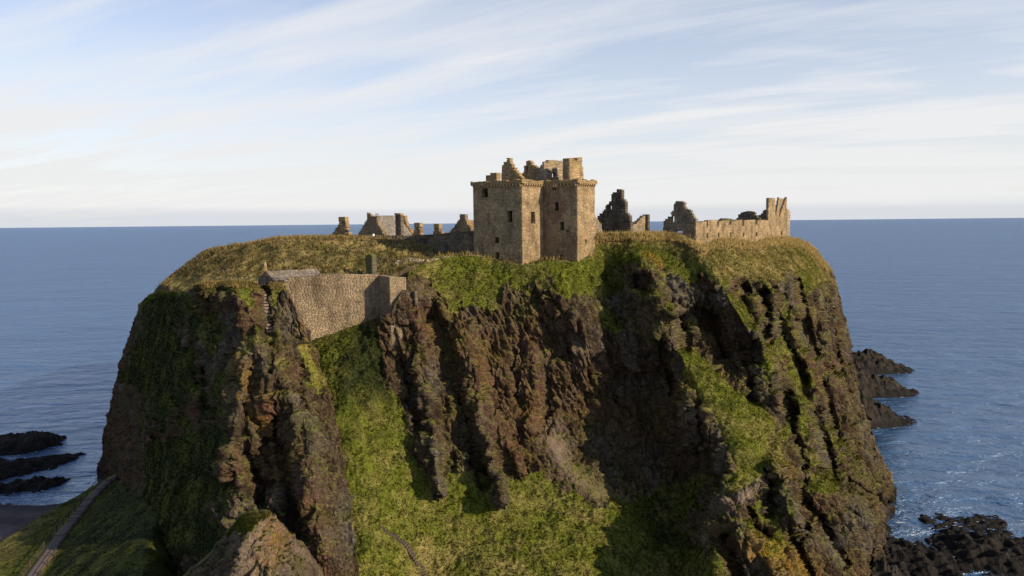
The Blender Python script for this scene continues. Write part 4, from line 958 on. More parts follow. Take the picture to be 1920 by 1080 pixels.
for a, b in ((1440.5, 1453.6), (1461, 1474.3)):
    s0 = hit_px(RA + UPV * 60, BX, a); s1 = hit_px(RA + UPV * 60, BX, b)
    pq = Plane(RA + BX * s0 - AX * .62, AX); zt = plW.sz(a, 371)[1]
    wall('chimney', pq, 0, .16, 56, [(0, zt), (.16, zt - .05)], t, (s1 - s0), (), (.55, .34), 'grey', .0, .25)
pq = Plane(RA + BX * (LW2 + .35), BX); pr = prof_px(pq, [(1475.5, 392), (1479, 393), (1482, 398)])
wall('wall', pq, pr[0][0], pr[-1][0], 50, pr, t, .8, (), (.55, .34), 'pale', .1, .2)
plG = Plane(RA, AX)
pr = prof_px(plG, [(1243, 430), (1245, 414), (1252, 408), (1256, 404), (1262, 393), (1264, 384), (1268, 377), (1277, 377), (1284, 383), (1290, 392), (1297, 401), (1303, 410), (1304.6, 413)])
wall('gable', plG, pr[0][0], -.02, 50, pr, t, .9, holes_px(plG, [(1259, 406, 1264, 417), (1268, 434, 1279, 440)]), (.5, .32), 'grey', .4, .06, .1)
pq = Plane(RA + BX * hit_px(RA + UPV * 58, BX, 1425) - AX * 1.6, AX); pr = prof_px(pq, [(1378, 413), (1384, 403), (1391, 398), (1404, 395), (1413, 397), (1420, 405), (1424, 413)])
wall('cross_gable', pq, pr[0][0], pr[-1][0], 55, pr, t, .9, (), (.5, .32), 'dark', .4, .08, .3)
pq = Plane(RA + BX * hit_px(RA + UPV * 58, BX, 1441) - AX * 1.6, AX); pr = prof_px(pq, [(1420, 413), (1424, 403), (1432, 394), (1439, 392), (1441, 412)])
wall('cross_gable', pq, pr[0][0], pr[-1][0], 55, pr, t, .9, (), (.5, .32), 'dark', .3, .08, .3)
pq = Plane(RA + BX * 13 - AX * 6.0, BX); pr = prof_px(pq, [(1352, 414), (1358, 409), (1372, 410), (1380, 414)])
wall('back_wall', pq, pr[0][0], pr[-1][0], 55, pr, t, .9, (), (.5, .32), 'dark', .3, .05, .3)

# slate-roofed house with two gables
t = ruin('roofed_house', 'house with a grey slate roof between two lichen-yellowed gables', 'house', 720, 172, 55)
HA = gpt(722, 168); plH = Plane(HA, AX)
pr = prof_px(plH, [(671, 446), (672, 439), (678, 429), (684, 418), (688, 409), (688.3, 398), (703.5, 398), (703.8, 411), (710, 422), (716, 432), (722, 442), (723, 446)])
wall('gable', plH, pr[0][0], pr[-1][0], 54.5, pr, t, .8, (), (.5, .3), 'grey', .0, .45, .05)
gz = plH.sz(695.7, 398)[1]; sa, sb = pr[0][0], pr[-1][0]; sm = plH.sz(695.7, 400)[0]; ez = plH.sz(722, 442)[1]; rz = plH.sz(703, 404)[1]
HL = 12.0
LH = hit_px(HA + AX * sm + UPV * 60, BX, 749)
for sgn, se in ((1, sb), (-1, sa)):
    O = HA + AX * sm + BX * .8 + UPV * rz; sl = AX * (se - sm) + UPV * (ez - rz); slen = np.linalg.norm(sl); V = sl / slen
    nn = np.cross(V, BX); nn = nn if nn[2] > 0 else -nn; nn /= np.linalg.norm(nn)
    cl = cell_rows(LH - 1.2, 0, slen, .55, .34)
    Vv, Ff, k = lay(O, BX, V, nn, cl, .12, (.01, .05), .01)
    cc = stone_cols(Vv.reshape(-1, k, 3).mean(1), 'slate', .12, .1)
    mesh_obj('roof', Vv - base_of(t), Ff, M_STONE, t, np.repeat(cc, k, 0), kind='stuff')
box('eaves_wall', HA + AX * (sb - .8) + BX * .8 + UPV * 54.5, AX * .7, BX * (LH - 1.2), UPV * (ez - 54.7), M_STONE, t, (.16, .13, .1))
H2 = HA + BX * LH; plH2 = Plane(H2, AX)
pr2 = [(s, z + (0.0 if True else 0)) for s, z in pr]
wall('gable', plH2, pr[0][0], pr[-1][0], 54.5, pr2, t, .8, (), (.5, .3), 'warm', .0, .7, .05)
# narrow standing stack in front of the roof
t = ruin('standing_chimney', 'tall narrow dark chimney shaft standing in front of the slate roof', 'chimney', 748, 160, 55)
pl = Plane(gpt(741, 161), AX); pr = prof_px(pl, [(741, 403), (751.5, 403)])
wall('shaft', pl, pr[0][0], pr[1][0], 54.5, pr, t, .8, (), (.45, .3), 'dark', .0, .1)
zt = pr[0][1]; ww = pr[1][0] - pr[0][0]
box('cap_stone', pl.p(-.1, zt + .01) + pl.n * .1, AX * (ww + .2), -pl.n * 1.0, UPV * .35, M_STONE, t, (.30, .22, .10))
# left gable ruin
t = ruin('ruined_gable', 'small ruined gable with a square chimney on top, leftmost on the skyline', 'ruin', 640, 165, 55)
pl = Plane(gpt(624, 166), AX)
pr = prof_px(pl, [(623, 446), (624, 437), (627, 432), (631, 426), (635.5, 420), (635.8, 407), (646.4, 407), (646.7, 424), (651, 434), (655, 440), (656, 446)])
wall('gable', pl, pr[0][0], pr[-1][0], 54.5, pr, t, .9, holes_px(pl, [(648, 433, 651, 441)]), (.45, .3), 'warm', .1, .4, .05)
zt = plane_z = pl.sz(641, 407)[1]; a = pl.sz(635.2, 407)[0]; b = pl.sz(647, 407)[0]
box('chimney_head', pl.p(a - .05, zt - 1.0) + pl.n * .08, AX * (b - a + .1), -pl.n * 1.06, UPV * 1.05, M_STONE, t, (.27, .19, .09))
# two lone stumps
for x0, x1, x2, x3, y, yb, lab in ((773, 777, 787, 789.5, 418, 447, 'lone square chimney stump, taller of two, right of the slate roof'), (812, 814, 823, 828, 420, 440, 'lone chimney stump, shorter of two, above the dark rubble wall')):
    t = ruin('chimney_stump', lab, 'chimney', x1, 160, 55, 'chimney stumps on the skyline')
    pl = Plane(gpt(x0, 160), AX); pr = prof_px(pl, [(x0, yb), (x0 + .5, yb - 8), (x1, y + 12), (x1 + .2, y), (x2, y), (x2 + .2, y + 10), (x3, yb - 4), (x3 + .3, yb)])
    wall('shaft', pl, pr[0][0], pr[-1][0], 54.5, pr, t, .9, (), (.42, .3), 'warm', .1, .3, .05)
    zt = pl.sz(x1, y)[1]; a = pl.sz(x1, y)[0]; b = pl.sz(x2, y)[0]
    box('chimney_head', pl.p(a - .06, zt - .9) + pl.n * .08, AX * (b - a + .12), -pl.n * 1.06, UPV * .95, M_STONE, t, (.27, .2, .1))
# gable beside the keep
t = ruin('ruined_gable', 'ruined gable with a chimney, partly hidden by the left side of the keep', 'ruin', 866, 160, 55)
pl = Plane(gpt(845, 161), AX)
pr = prof_px(pl, [(844, 440), (845, 434), (850, 427), (856, 419), (862, 412), (862.3, 401.5), (872.4, 401.5), (872.7, 412), (878, 421), (884, 432), (888, 440)])
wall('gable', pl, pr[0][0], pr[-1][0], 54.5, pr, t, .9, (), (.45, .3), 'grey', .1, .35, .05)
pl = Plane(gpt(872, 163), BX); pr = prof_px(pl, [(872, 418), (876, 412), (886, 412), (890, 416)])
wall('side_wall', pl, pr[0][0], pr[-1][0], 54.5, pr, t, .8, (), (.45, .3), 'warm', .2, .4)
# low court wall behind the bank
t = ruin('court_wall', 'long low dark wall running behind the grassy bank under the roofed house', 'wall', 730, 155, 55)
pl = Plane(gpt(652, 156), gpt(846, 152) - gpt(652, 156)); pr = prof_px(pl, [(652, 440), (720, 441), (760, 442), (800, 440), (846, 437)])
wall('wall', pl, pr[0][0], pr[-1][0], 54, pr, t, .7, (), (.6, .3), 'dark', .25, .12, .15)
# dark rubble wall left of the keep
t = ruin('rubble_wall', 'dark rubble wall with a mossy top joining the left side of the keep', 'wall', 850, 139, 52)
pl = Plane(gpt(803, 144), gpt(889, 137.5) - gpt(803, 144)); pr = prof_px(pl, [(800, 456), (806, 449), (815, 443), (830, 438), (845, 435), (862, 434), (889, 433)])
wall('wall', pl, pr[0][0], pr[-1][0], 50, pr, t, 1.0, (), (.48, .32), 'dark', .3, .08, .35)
# mossy wall end above the curtain wall
t = ruin('wall_stub', 'short mossy wall end with a dark left face above the curtain wall', 'wall', 695, 127, 49)
pl = Plane(gpt(686, 127), AX); pr = prof_px(pl, [(685.5, 482), (689, 476), (696, 477), (698, 484)])
wall('wall', pl, pr[0][0], pr[-1][0], 47, pr, t, 1.0, (), (.4, .26), 'dark', .3, .05, 1.3)

# ------------------------------------------------------------------ curtain wall over the gully
J = gpt(708, 118.2); K = gpt(528, 112.6)
t = thing('curtain_wall', 'high sunlit rubble curtain wall closing the grassy gully below the keep', 'wall', (*((J + K) / 2)[:2], 38.0))
DK = (J - K) / np.linalg.norm(J - K); plK = Plane(K, DK); LK = float(np.linalg.norm(J - K))
pr = prof_px(plK, [(528, 527), (545, 521), (560, 520), (600, 517), (601, 514), (640, 514), (680, 515), (706, 514), (712, 513)])
pr[-1] = (LK, pr[-1][1])
wall('rubble_wall', plK, 0, LK, 36, pr, t, 1.2, (), (.44, .23), 'brown', .10, .06, .10)
T0 = gpt(728, 114.6); DT = (T0 - J) / np.linalg.norm(T0 - J); plT = Plane(J - DT * .3, DT); LT = float(np.linalg.norm(T0 - J)) + .3
ztp = prof_px(plT, [(709, 516), (727, 519)])
wall('return_wall', plT, 0, LT, 38, [(0, ztp[0][1]), (LT, ztp[1][1])], t, 1.0, (), (.33, .2), 'brown', .05, .05, .1)
DU = np.array([-DT[1], DT[0], 0.0]); plU = Plane(T0, DU); LU = hit_px(T0 + UPV * 48, DU, 762)
wall('tower_face', plU, 0.02, LU, 38, prof_px(plU, [(728, 519.5), (740, 520), (762, 520)]), t, 1.0, (), (.33, .2), 'brown', .05, .1, .05)
# slab-roofed guardhouse behind the curtain wall
t = thing('guardhouse', 'low building with a pale stone-slab roof and a finial, behind the curtain wall', 'building', (*gpt(540, 119)[:2], 48.5))
G0 = gpt(505, 117.0); pG = Plane(G0, AX)
pr = prof_px(pG, [(484, 524), (487, 519), (498, 509), (499.5, 509), (507, 519), (508, 526)])
wall('gable', pG, pr[0][0], pr[-1][0], 48, pr, t, .5, (), (.4, .28), 'dark', .0, .1)
ridge0 = pG.p(*pG.sz(498, 509)); e0 = pG.p(*pG.sz(507, 520))
DG = (gpt(596, 121.5) - G0); DG[2] = 0; DG /= np.linalg.norm(DG)
zr = ridge0[2]
LG = 8.6
sl = e0 - ridge0; slen = np.linalg.norm(sl) + .8; V = sl / np.linalg.norm(sl)
Ul = DG
nn = np.cross(V, Ul); nn = nn if nn[2] > 0 else -nn; nn /= np.linalg.norm(nn)
cl = cell_rows(LG, 0, slen, .75, .42); cl[:, :2] *= 1.0
Vv, Ff, k = lay(ridge0 + UPV * .05, Ul, V, nn, cl, .2, (.01, .07), .02)
mesh_obj('roof', Vv - base_of(t), Ff, M_STONE, t, np.repeat(stone_cols(Vv.reshape(-1, k, 3).mean(1), 'slate', .25, .1) * .8, k, 0), kind='stuff')
sl2 = sl * np.array([-1, -1, 1]); V2 = sl2 / np.linalg.norm(sl2); n2_ = np.cross(V2, Ul); n2_ = n2_ if n2_[2] > 0 else -n2_; n2_ /= np.linalg.norm(n2_)
Vv, Ff, k = lay(ridge0 + UPV * .05, Ul, V2, n2_, cl, .2, (.01, .07), .02)
mesh_obj('roof', Vv - base_of(t), Ff, M_STONE, t, np.repeat(stone_cols(Vv.reshape(-1, k, 3).mean(1), 'slate', .5, .2), k, 0), kind='stuff')
box('finial', ridge0 + np.array([-.25, -.25, .05]), (.5, 0, 0), (0, .5, 0), (0, 0, .9), M_STONE, t, (.24, .17, .09), .35, .03)
box('finial_cap', ridge0 + np.array([-.16, -.16, .95]), (.32, 0, 0), (0, .32, 0), (0, 0, .55), M_STONE, t, (.36, .3, .22), .3, .04)
# buttress slab in the cliff right of the curtain wall
t = thing('masonry_buttress', 'narrow grey masonry slab patching the cliff right of the curtain wall', 'buttress', (*gpt(765, 116)[:2], 42.0))
pl = Plane(gpt(752, 118.3), AX); pr = prof_px(pl, [(752, 565), (754, 551), (763, 546), (778, 546), (779, 560)])
wall('slab', pl, pr[0][0], pr[-1][0], pl.sz(760, 602)[1], pr, t, .5, (), (.36, .22), 'dark', .1, .05, .1)

# rubble ramp in the court
def lay_ground_stones():
    n = 520; V = []; F = []; C = []
    for i in range(n):
        u = WRNG.random(); px_ = 742 + 112 * u; w = WRNG.uniform(-1, 1)
        py_ = np.interp(px_, [742, 800, 854], [491, 493, 486]) + w * np.interp(px_, [742, 775, 800, 854], [2, 7, 6, 2])
        p = at(px_, py_, np.interp(px_, [742, 800, 854], [129.5, 129.5, 131.5]) - w * 1.0)
        z = float(ground(np.array([p[0]]), np.array([p[1]]))[0])
        r = WRNG.uniform(.12, .34); h = r * WRNG.uniform(.5, .9); a0 = WRNG.uniform(0, 6.28)
        b0 = len(V)
        for k in range(5):
            a = a0 + k * 1.2566; V.append((p[0] + r * math.cos(a), p[1] + r * math.sin(a), max(z, p[2] - .25) - .2))
        for k in range(5):
            a = a0 + k * 1.2566; V.append((p[0] + .6 * r * math.cos(a), p[1] + .6 * r * math.sin(a), max(z, p[2] - .25) + h))
        for k in range(5): F.append((b0 + k, b0 + (k + 1) % 5, b0 + 5 + (k + 1) % 5, b0 + 5 + k))
        F.append(tuple(b0 + 5 + k for k in range(5)))
        C += [np.array(PAL['pale'][WRNG.integers(0, 5)]) * WRNG.uniform(.85, 1.3)] * 10
    mesh_obj('rubble_stones', V, F, M_STONE, None, np.array(C), kind='stuff', label='bed of loose pale stones on the turf left of the keep', category='stones')
lay_ground_stones()
# ------------------------------------------------------------------ small things on the land
def surf(key, px, py):
    L = LAYERS[key]; i = int(np.argmin(np.abs(L['xs'] - px))); j = int(np.argmin(np.abs(L['py'][i] - py)))
    return L['P'][i, j].copy()
M_TIMBER = mat_plain('weathered_timber', (.055, .042, .030), .85, .3, 14)
M_PATH = mat_plain('gravel_path', (.125, .098, .088), .95, .35, 7, .25)
M_IRON = mat_plain('dark_iron', (.02, .02, .022), .5, .1, 10)
M_TRACK = mat_plain('worn_step', (.07, .052, .036), .9, .4, 9)
M_STEP = mat_plain('stone_step', (.24, .19, .14), .9, .4, 9)

def bar(name, a, b, r, mat, parent, sides=6, **props):
    a = np.array(a, float) - base_of(parent); b = np.array(b, float) - base_of(parent)
    d = b - a; L = np.linalg.norm(d); d /= L
    u = np.cross(d, (0.31, 0.2, .93)); u /= np.linalg.norm(u); w = np.cross(d, u)
    V = []; 
    for k in (0, 1):
        for i in range(sides):
            an = 2 * math.pi * i / sides
            V.append((a, b)[k] + r * (u * math.cos(an) + w * math.sin(an)))
    F = [tuple(reversed(range(sides))), tuple(range(sides, 2 * sides))] + [(i, (i + 1) % sides, sides + (i + 1) % sides, sides + i) for i in range(sides)]
    return mesh_obj(name, V, F, mat, parent, None, False, **props)

# path along the bank, lower left
def build_path():
    c = np.array([at(x, y, Y) for x, y, Y in PATH_PX]); tt = np.linspace(0, len(c) - 1, 80)
    C = np.stack([np.interp(tt, np.arange(len(c)), c[:, k]) for k in range(3)], 1)
    C[:, 2] += 0.16
    T = np.gradient(C, axis=0); T[:, 2] = 0; T /= np.linalg.norm(T, axis=1)[:, None]
    R = np.stack([T[:, 1], -T[:, 0], 0 * T[:, 0]], 1)
    hw = np.interp(tt, [0, 8, 11], [.95, .9, .7])[:, None]
    V = []
    for off, dz in ((-1, -.9), (-1, -.02), (-.5, .02), (0, .03), (.5, .02), (1, -.02), (1, -.9)):
        V.append(C + R * hw * off + UPV * dz)
    V = np.stack(V, 1)
    path = mesh_obj('path', V.reshape(-1, 3), grid_faces(*V.shape[:2], flip=True), M_PATH, None, None, False, kind='structure')
    def place(px_): 
        k = np.interp(px_, [p[0] for p in PATH_PX], np.arange(len(c))); i = int(np.argmin(np.abs(tt - k))); return i
    for x in (44, 88, 112, 135, 140, 145, 151, 157, 168, 186, 206, 224, 240):
        i = place(x); p = C[i] - R[i] * hw[i] * 1.0
        box('step_riser', p + UPV * -.1, R[i] * 2.0 * hw[i], T[i] * .16, UPV * .21, M_TIMBER, path, (.1, .08, .06), 0, .015)
    # fences on both sides
    for side, lab in ((-1, 'timber post and rail fence on the seaward side of the path'), (1, 'timber post and rail fence on the cliff side of the path')):
        f = thing('path_fence', lab, 'fence', C[30] + R[30] * side * 1.4, 'fences along the cliff path')
        last = None
        for n_, i in enumerate(range(2, 78, 3)):
            b = C[i] + R[i] * side * (hw[i] + .28); b[2] -= .12
            tp = b + UPV * (1.15 if side < 0 else 1.0)
            o = box('post', b - np.array([.08, .08, .5]), (.16, 0, 0), (0, .16, 0), UPV * (tp[2] - b[2] + .5), M_TIMBER, f, (.1, .08, .06), 0, .012)
            if last is not None:
                for h in ((-.08, -.55) if side < 0 else (-.06, -.5)):
                    bar('rail', last + UPV * h, tp + UPV * h, .055, M_TIMBER, f, 5)
            last = tp
build_path()

# steps up the grass, bottom centre
def build_lower_steps():
    pl = np.array([(706, 966), (712, 982), (724, 993), (742, 1002), (757, 1014), (768, 1028), (779, 1045), (789, 1062), (800, 1085), (812, 1110)], float)
    L = LAYERS['front']; P = np.array([at(x, y, float(L['df'](np.array([x]), np.array([y]))[0])) for x, y in pl])
    t_ = np.linspace(0, len(P) - 1, 30); C = np.stack([np.interp(t_, np.arange(len(P)), P[:, k]) for k in range(3)], 1)
    root = thing('grass_steps', 'flight of narrow timber-edged steps winding down the sunlit grass slope', 'steps', C[15])
    T = np.gradient(C, axis=0); T[:, 2] = 0; T /= np.linalg.norm(T, axis=1)[:, None]; R = np.stack([T[:, 1], -T[:, 0], 0 * T[:, 0]], 1)
    for i in range(len(C)):
        s = surf('front', *[float(q[0]) for q in proj(C[i][None])]); z = max(s[2], C[i][2] - .4)
        p = np.array([C[i][0], C[i][1], z]) - R[i] * .5 - T[i] * .4
        box('step', p + UPV * -.35, R[i] * 1.0, T[i] * .5, UPV * .48, M_TRACK, root, (.2, .16, .12), 0, .03)
build_lower_steps()

# stair in the cleft of the promontory
def build_cleft_stair():
    L = LAYERS['prom']; P = L['P']; qx, qy = proj(P.reshape(-1, 3)); Yv = P[..., 1].ravel()
    n = 13; line = []
    for i in range(n):
        u = i / (n - 1); x = 490 + 17 * u; y = 546 + 74 * u
        m = (np.abs(qx - x) < 4) & (np.abs(qy - y) < 5)
        line.append((x, y, float(np.median(Yv[m])) - .25))
    Ys = np.interp(np.arange(n), [0, n - 1], [line[0][2] - .2, min(q[2] for q in line[-4:])]); Ys = np.minimum(Ys, [q[2] for q in line])
    root = thing('cleft_stair', 'steep worn stone stair in a narrow cleft at the top of the left crag', 'stair', at(*line[-1]))
    for (x, y, _), Y in zip(line, Ys):
        p = at(x, y, Y)
        box('step', p + np.array([-.55, 0, -.3]), (1.1, .05, 0), (0, 1.8, 0), (0, 0, .34), M_STEP, root, (.2, .16, .12), 0, .03)
build_cleft_stair()

# iron handrail on top of the promontory
def build_handrail():
    pts = [(437, 531), (447, 531), (458, 530), (467, 530)]; pts2 = [(481, 531), (488, 531), (496, 531), (506, 532), (514, 532)]
    for pp, lab, hts in ((pts, 'dark iron handrail on the grassy top of the left crag, left piece', (1.0, 1.0, 1.0, 1.05)), (pts2, 'dark iron handrail at the head of the cleft stair, beside the slab-roofed guardhouse', (1.0, 1.0, 1.05, 1.0, .75))):
        P = [at(x, y, 108.6) for x, y in pp]
        r = thing('handrail', lab, 'handrail', P[0], 'handrails on the left crag')
        tops = [p + UPV * h for p, h in zip(P, hts)]
        for p, q in zip(P, tops): bar('post', p - UPV * .6, q, .05, M_IRON, r, 6)
        for p, q in zip(tops, tops[1:]):
            bar('rail', p, q, .05, M_IRON, r, 6); bar('rail', p - UPV * .5, q - UPV * .5, .03, M_IRON, r, 6)
build_handrail()

# little stakes along the edge by the keep
for i, x in enumerate((862, 872, 882, 893, 903, 914, 925, 937, 948, 960, 970)):
    y = float(L1_TOP(x)); p = surf('front', x, y + 1); p[1] += .5
    o = box('edge_stake', p - np.array([.05, .05, .4]), (.1, 0, 0), (0, .1, 0), (0, 0, 1.0 + .15 * (i % 3)), M_TIMBER, None, (.2, .16, .1), .1, .01)
    o['label'] = {0: 'short wooden stake, leftmost of the row on the grass edge by the keep', 10: 'short wooden stake nearest the front corner of the keep'}.get(i, 'short wooden stake in the row along the grass edge by the keep'); o['category'] = 'stake'; o['group'] = 'stakes along the edge by the keep'
# pale marker in front of the roofed house
p = at(700.5, 447, 147); r = thing('white_marker', 'small bright white round-topped marker standing before the left gable of the roofed house', 'marker', p)
bar('post', p - UPV * .5, p + UPV * .5, .07, M_TIMBER, r)
b = bmesh.new(); bmesh.ops.create_uvsphere(b, u_segments=10, v_segments=7, radius=.24)
me = bpy.data.meshes.new('head'); b.to_mesh(me); b.free(); me.materials.append(mat_plain('white_paint', (.8, .8, .78), .5, .0, 5, .05))
o = bpy.data.objects.new('head', me); link(o, r); o.location = (0, 0, .68); o.scale = (1, .6, 1.2)

# ------------------------------------------------------------------ rocks in the sea
def sea_pt(px, py):
    d = ray(px, py); k = CAM_Z / -d[2]; p = d * k; p[2] = 0; return p
def skerry(name, label, bl, br, crest, depth, group, rough=1.0, seed=0, low=False):
    A = sea_pt(*bl); B = sea_pt(*br); nU, nV = 170, 80
    if low: nU, nV = 130, 60
    u = np.linspace(-.02, 1.02, nU); v = np.linspace(-1, 1, nV)
    U, Vv = np.meshgrid(u, v, indexing='ij')
    X = A[0] + (B[0] - A[0]) * U; Yc = A[1] + (B[1] - A[1]) * U
    cp = np.array(crest, float); cu = []; ch = []
    for x, y in crest:
        k = np.clip((x - bl[0]) / (br[0] - bl[0]), 0, 1); yy = A[1] + (B[1] - A[1]) * k + depth * .45
        q = at(x, y, yy); cu.append(k); ch.append(max(q[2], 0))
    h = np.interp(U, cu, ch) * (1.0 if low else 1.22)
    off = np.stack([U * 9 + seed, Vv * 2 + seed * 1.7, 0 * U], -1).reshape(-1, 3)
    endw = np.clip(1 - np.abs(2 * U - 1) ** 4, 0, 1)
    Y = Yc + depth * .45 + Vv * depth * .5 * (.55 + .45 * endw)
    P = np.stack([X, Y, 0 * X], -1).reshape(-1, 3)
    n1 = fbm(P / (2.6 if low else 5) + seed * 7, 4).reshape(U.shape); n2 = ridged(np.stack([P[:, 0] / 9 + P[:, 1] / 6, P[:, 1] / 1.9 - P[:, 0] / 7, P[:, 2]], 1) + seed, 3).reshape(U.shape)
    sh = np.clip(1 - np.abs(Vv) ** 1.8, 0, 1) * np.clip(endw * 3, 0, 1)
    if low: Z = h * sh * (1 + .5 * n1) + 1.3 * n1 * rough + .9 * (n2 - .5) + .25 * sh - .65 * (1 - sh)
    else:
        n3 = ridged(P / np.array([3.2, 2.0, 1]) + seed * 3, 3).reshape(U.shape); cd_, cr_ = cells(np.stack([P[:, 0] / 3.4 + P[:, 1] / 6, P[:, 1] / 1.7, 0 * P[:, 0] + seed], 1)); cr_ = cr_.reshape(U.shape)
        Z = h * (np.clip(1 - np.abs(Vv) ** 1.25, 0, 1)) * (.85 + .2 * n1 + .32 * cr_) + (1.5 * n1 + 1.3 * (n3 - .5) + .8 * (n2 - .5)) * sh * rough - .5 * (1 - sh)
    Z = np.where(sh < .02, -1.5, Z)
    Z -= 1.2 * (1 - np.clip(sh * 4, 0, 1))
    P[:, 2] = Z.ravel()
    G = P.reshape(*U.shape, 3)
    G[..., 0] += .35 * n1; 
    a = fbm(P / 1.7, 3); col = lerp3(np.tile((.010, .009, .008), (len(P), 1)), (.045, .036, .027), np.clip(.35 + a, 0, 1) * sstep(.3, 3, P[:, 2]))
    base = np.array([*( (A + B) / 2)[:2], 0.0])
    o = mesh_obj(name, G.reshape(-1, 3) - base, grid_faces(nU, nV, flip=True), M_WETROCK, None, col, False, label=label, category='rock')
    o.location = base
    if group: o['group'] = group
    return o
GR = 'rock points running into the sea on the right'
skerry('sea_rock', 'farthest of three dark rock points running out to sea on the right', (1560, 704), (1736, 700), [(1560, 660), (1600, 665), (1645, 665), (1668, 671), (1690, 680), (1714, 689), (1722, 697)], 16, GR, 1, 1)
skerry('sea_rock', 'middle one of three dark rock points running out to sea on the right', (1560, 748), (1746, 744), [(1560, 680), (1600, 691), (1650, 704), (1690, 716), (1716, 729), (1731, 740)], 15, GR, 1, 2)
skerry('sea_rock', 'nearest and thickest of three dark rock points running out to sea on the right', (1575, 808), (1740, 797), [(1580, 716), (1612, 725), (1640, 742), (1670, 760), (1700, 778), (1725, 793)], 16, GR, 1, 3)
GL = 'low dark rocks off the left shore'
skerry('sea_rock', 'broad low dark rock at the left edge, farthest from the beach', (-160, 866), (68, 852), [(-160, 826), (0, 818), (40, 817), (60, 819), (68, 838)], 20, GL, .5, 4, True)
skerry('sea_rock', 'long low dark rock off the left shore with a blunt right end', (-160, 932), (108, 882), [(-160, 880), (0, 868), (60, 865), (100, 866), (107, 874)], 20, GL, .6, 5, True)
skerry('sea_rock', 'broken low reef nearest the shingle beach on the left', (-60, 940), (96, 922), [(-60, 916), (20, 908), (60, 905), (95, 910)], 13, GL, 1.1, 6, True)
skerry('sea_rock', 'small flat rock apart from the reef, off the left shore', (62, 841), (106, 840), [(62, 834), (80, 831), (104, 837)], 5, GL, .35, 7, True)
GB = 'boulder shelves at the foot of the right cliff'
skerry('shore_shelf', 'dark boulder shelf in the bottom right corner', (1826, 1092), (2080, 1082), [(1836, 1050), (1880, 1026), (1920, 1020), (2050, 1030)], 22, GB, 1.0, 8, True)
skerry('shore_shelf', 'dark boulder shelf at the bottom edge right of the cliff foot', (1690, 1112), (1870, 1104), [(1700, 1060), (1740, 1046), (1800, 1042), (1860, 1054)], 22, GB, 1.0, 9, True)
skerry('shore_shelf', 'small boulder patch against the right cliff foot', (1664, 1062), (1724, 1050), [(1664, 1036), (1690, 1030), (1722, 1036)], 6, GB, .9, 10, True)
skerry('shore_shelf', 'thin awash reef trailing towards the right edge', (1760, 1006), (1925, 1000), [(1760, 1000), (1840, 990), (1900, 984), (1925, 990)], 12, GB, .75, 11, True)
skerry('shore_shelf', 'wet boulder patch at the bottom edge under the right cliff', (1640, 1120), (1730, 1112), [(1640, 1075), (1680, 1064), (1728, 1078)], 8, GB, 1.2, 12, True)

# shingle beach, lower left
def build_beach():
    nU, nV = 60, 40
    x = np.linspace(-330, 150, nU); G = np.zeros((nU, nV, 3))
    for i, a in enumerate(x):
        top = sea_pt(a, 938 + 6 * math.sin(a / 40)); bot = sea_pt(a, 1075)
        for j, v in enumerate(np.linspace(0, 1, nV)): G[i, j] = top * (1 - v) + bot * v + UPV * (-.3 + 4.2 * v ** .8)
    f = G.reshape(-1, 3); f[:, 2] += .25 * fbm(f / 1.2, 3)
    wetn = sstep(1.6, .6, f[:, 2]); c = lerp3(np.tile((.15, .12, .115), (len(f), 1)) * (.8 + .5 * fbm(f / .8, 2))[:, None], (.05, .042, .045), wetn)
    c = lerp3(c, (.03, .027, .027), np.exp(-((f[:, 2] - 1.9) / .5) ** 2) * .7)
    mesh_obj('shingle_beach', f, grid_faces(nU, nV, flip=True), M_LAND, None, c, True, kind='structure')
build_beach()

# white water where the sea meets the rocks
def build_foam():
    rg = np.random.default_rng(3); V = []; F = []
    def blob(x, y, r):
        b0 = len(V); n = 7; a0 = rg.uniform(0, 6.28); st = rg.uniform(1.2, 3.0)
        for k in range(n):
            a = a0 + k * 6.283 / n; q = r * rg.uniform(.5, 1.3)
            V.append((x + q * math.cos(a) * st, y + q * math.sin(a), .34))
        F.append(tuple(range(b0, b0 + n)))
    lines = [((1722, 700), (1640, 705), 30), ((1732, 744), (1640, 748), 30), ((1726, 797), (1630, 812), 40), ((70, 846), (0, 866), 40), ((108, 880), (0, 935), 60), ((96, 918), (20, 948), 60), ((90, 944), (-20, 950), 70),
             ((1680, 968), (1672, 1030), 50), ((1676, 1030), (1720, 1028), 40), ((1720, 1046), (1850, 1040), 90), ((1850, 1040), (1925, 1014), 70), ((1755, 992), (1925, 988), 80), ((1700, 1000), (1900, 965), 60), ((1640, 845), (1672, 920), 30)]
    for a, b, n in lines:
        A = sea_pt(*a); B = sea_pt(*b)
        for i in range(int(n * .28)):
            u = rg.random(); p = A * (1 - u) + B * u; p = p + rg.normal(0, 1.1, 3)
            blob(p[0], p[1], rg.uniform(.06, .22) * (1 if rg.random() < .93 else 2.0))
    mesh_obj('sea_foam', V, F, mat_plain('foam', (.34, .37, .41), .9, .1, 3, .15), None, None, False, kind='stuff', label='broken white foam where the sea meets the shore rocks', category='foam')
build_foam()
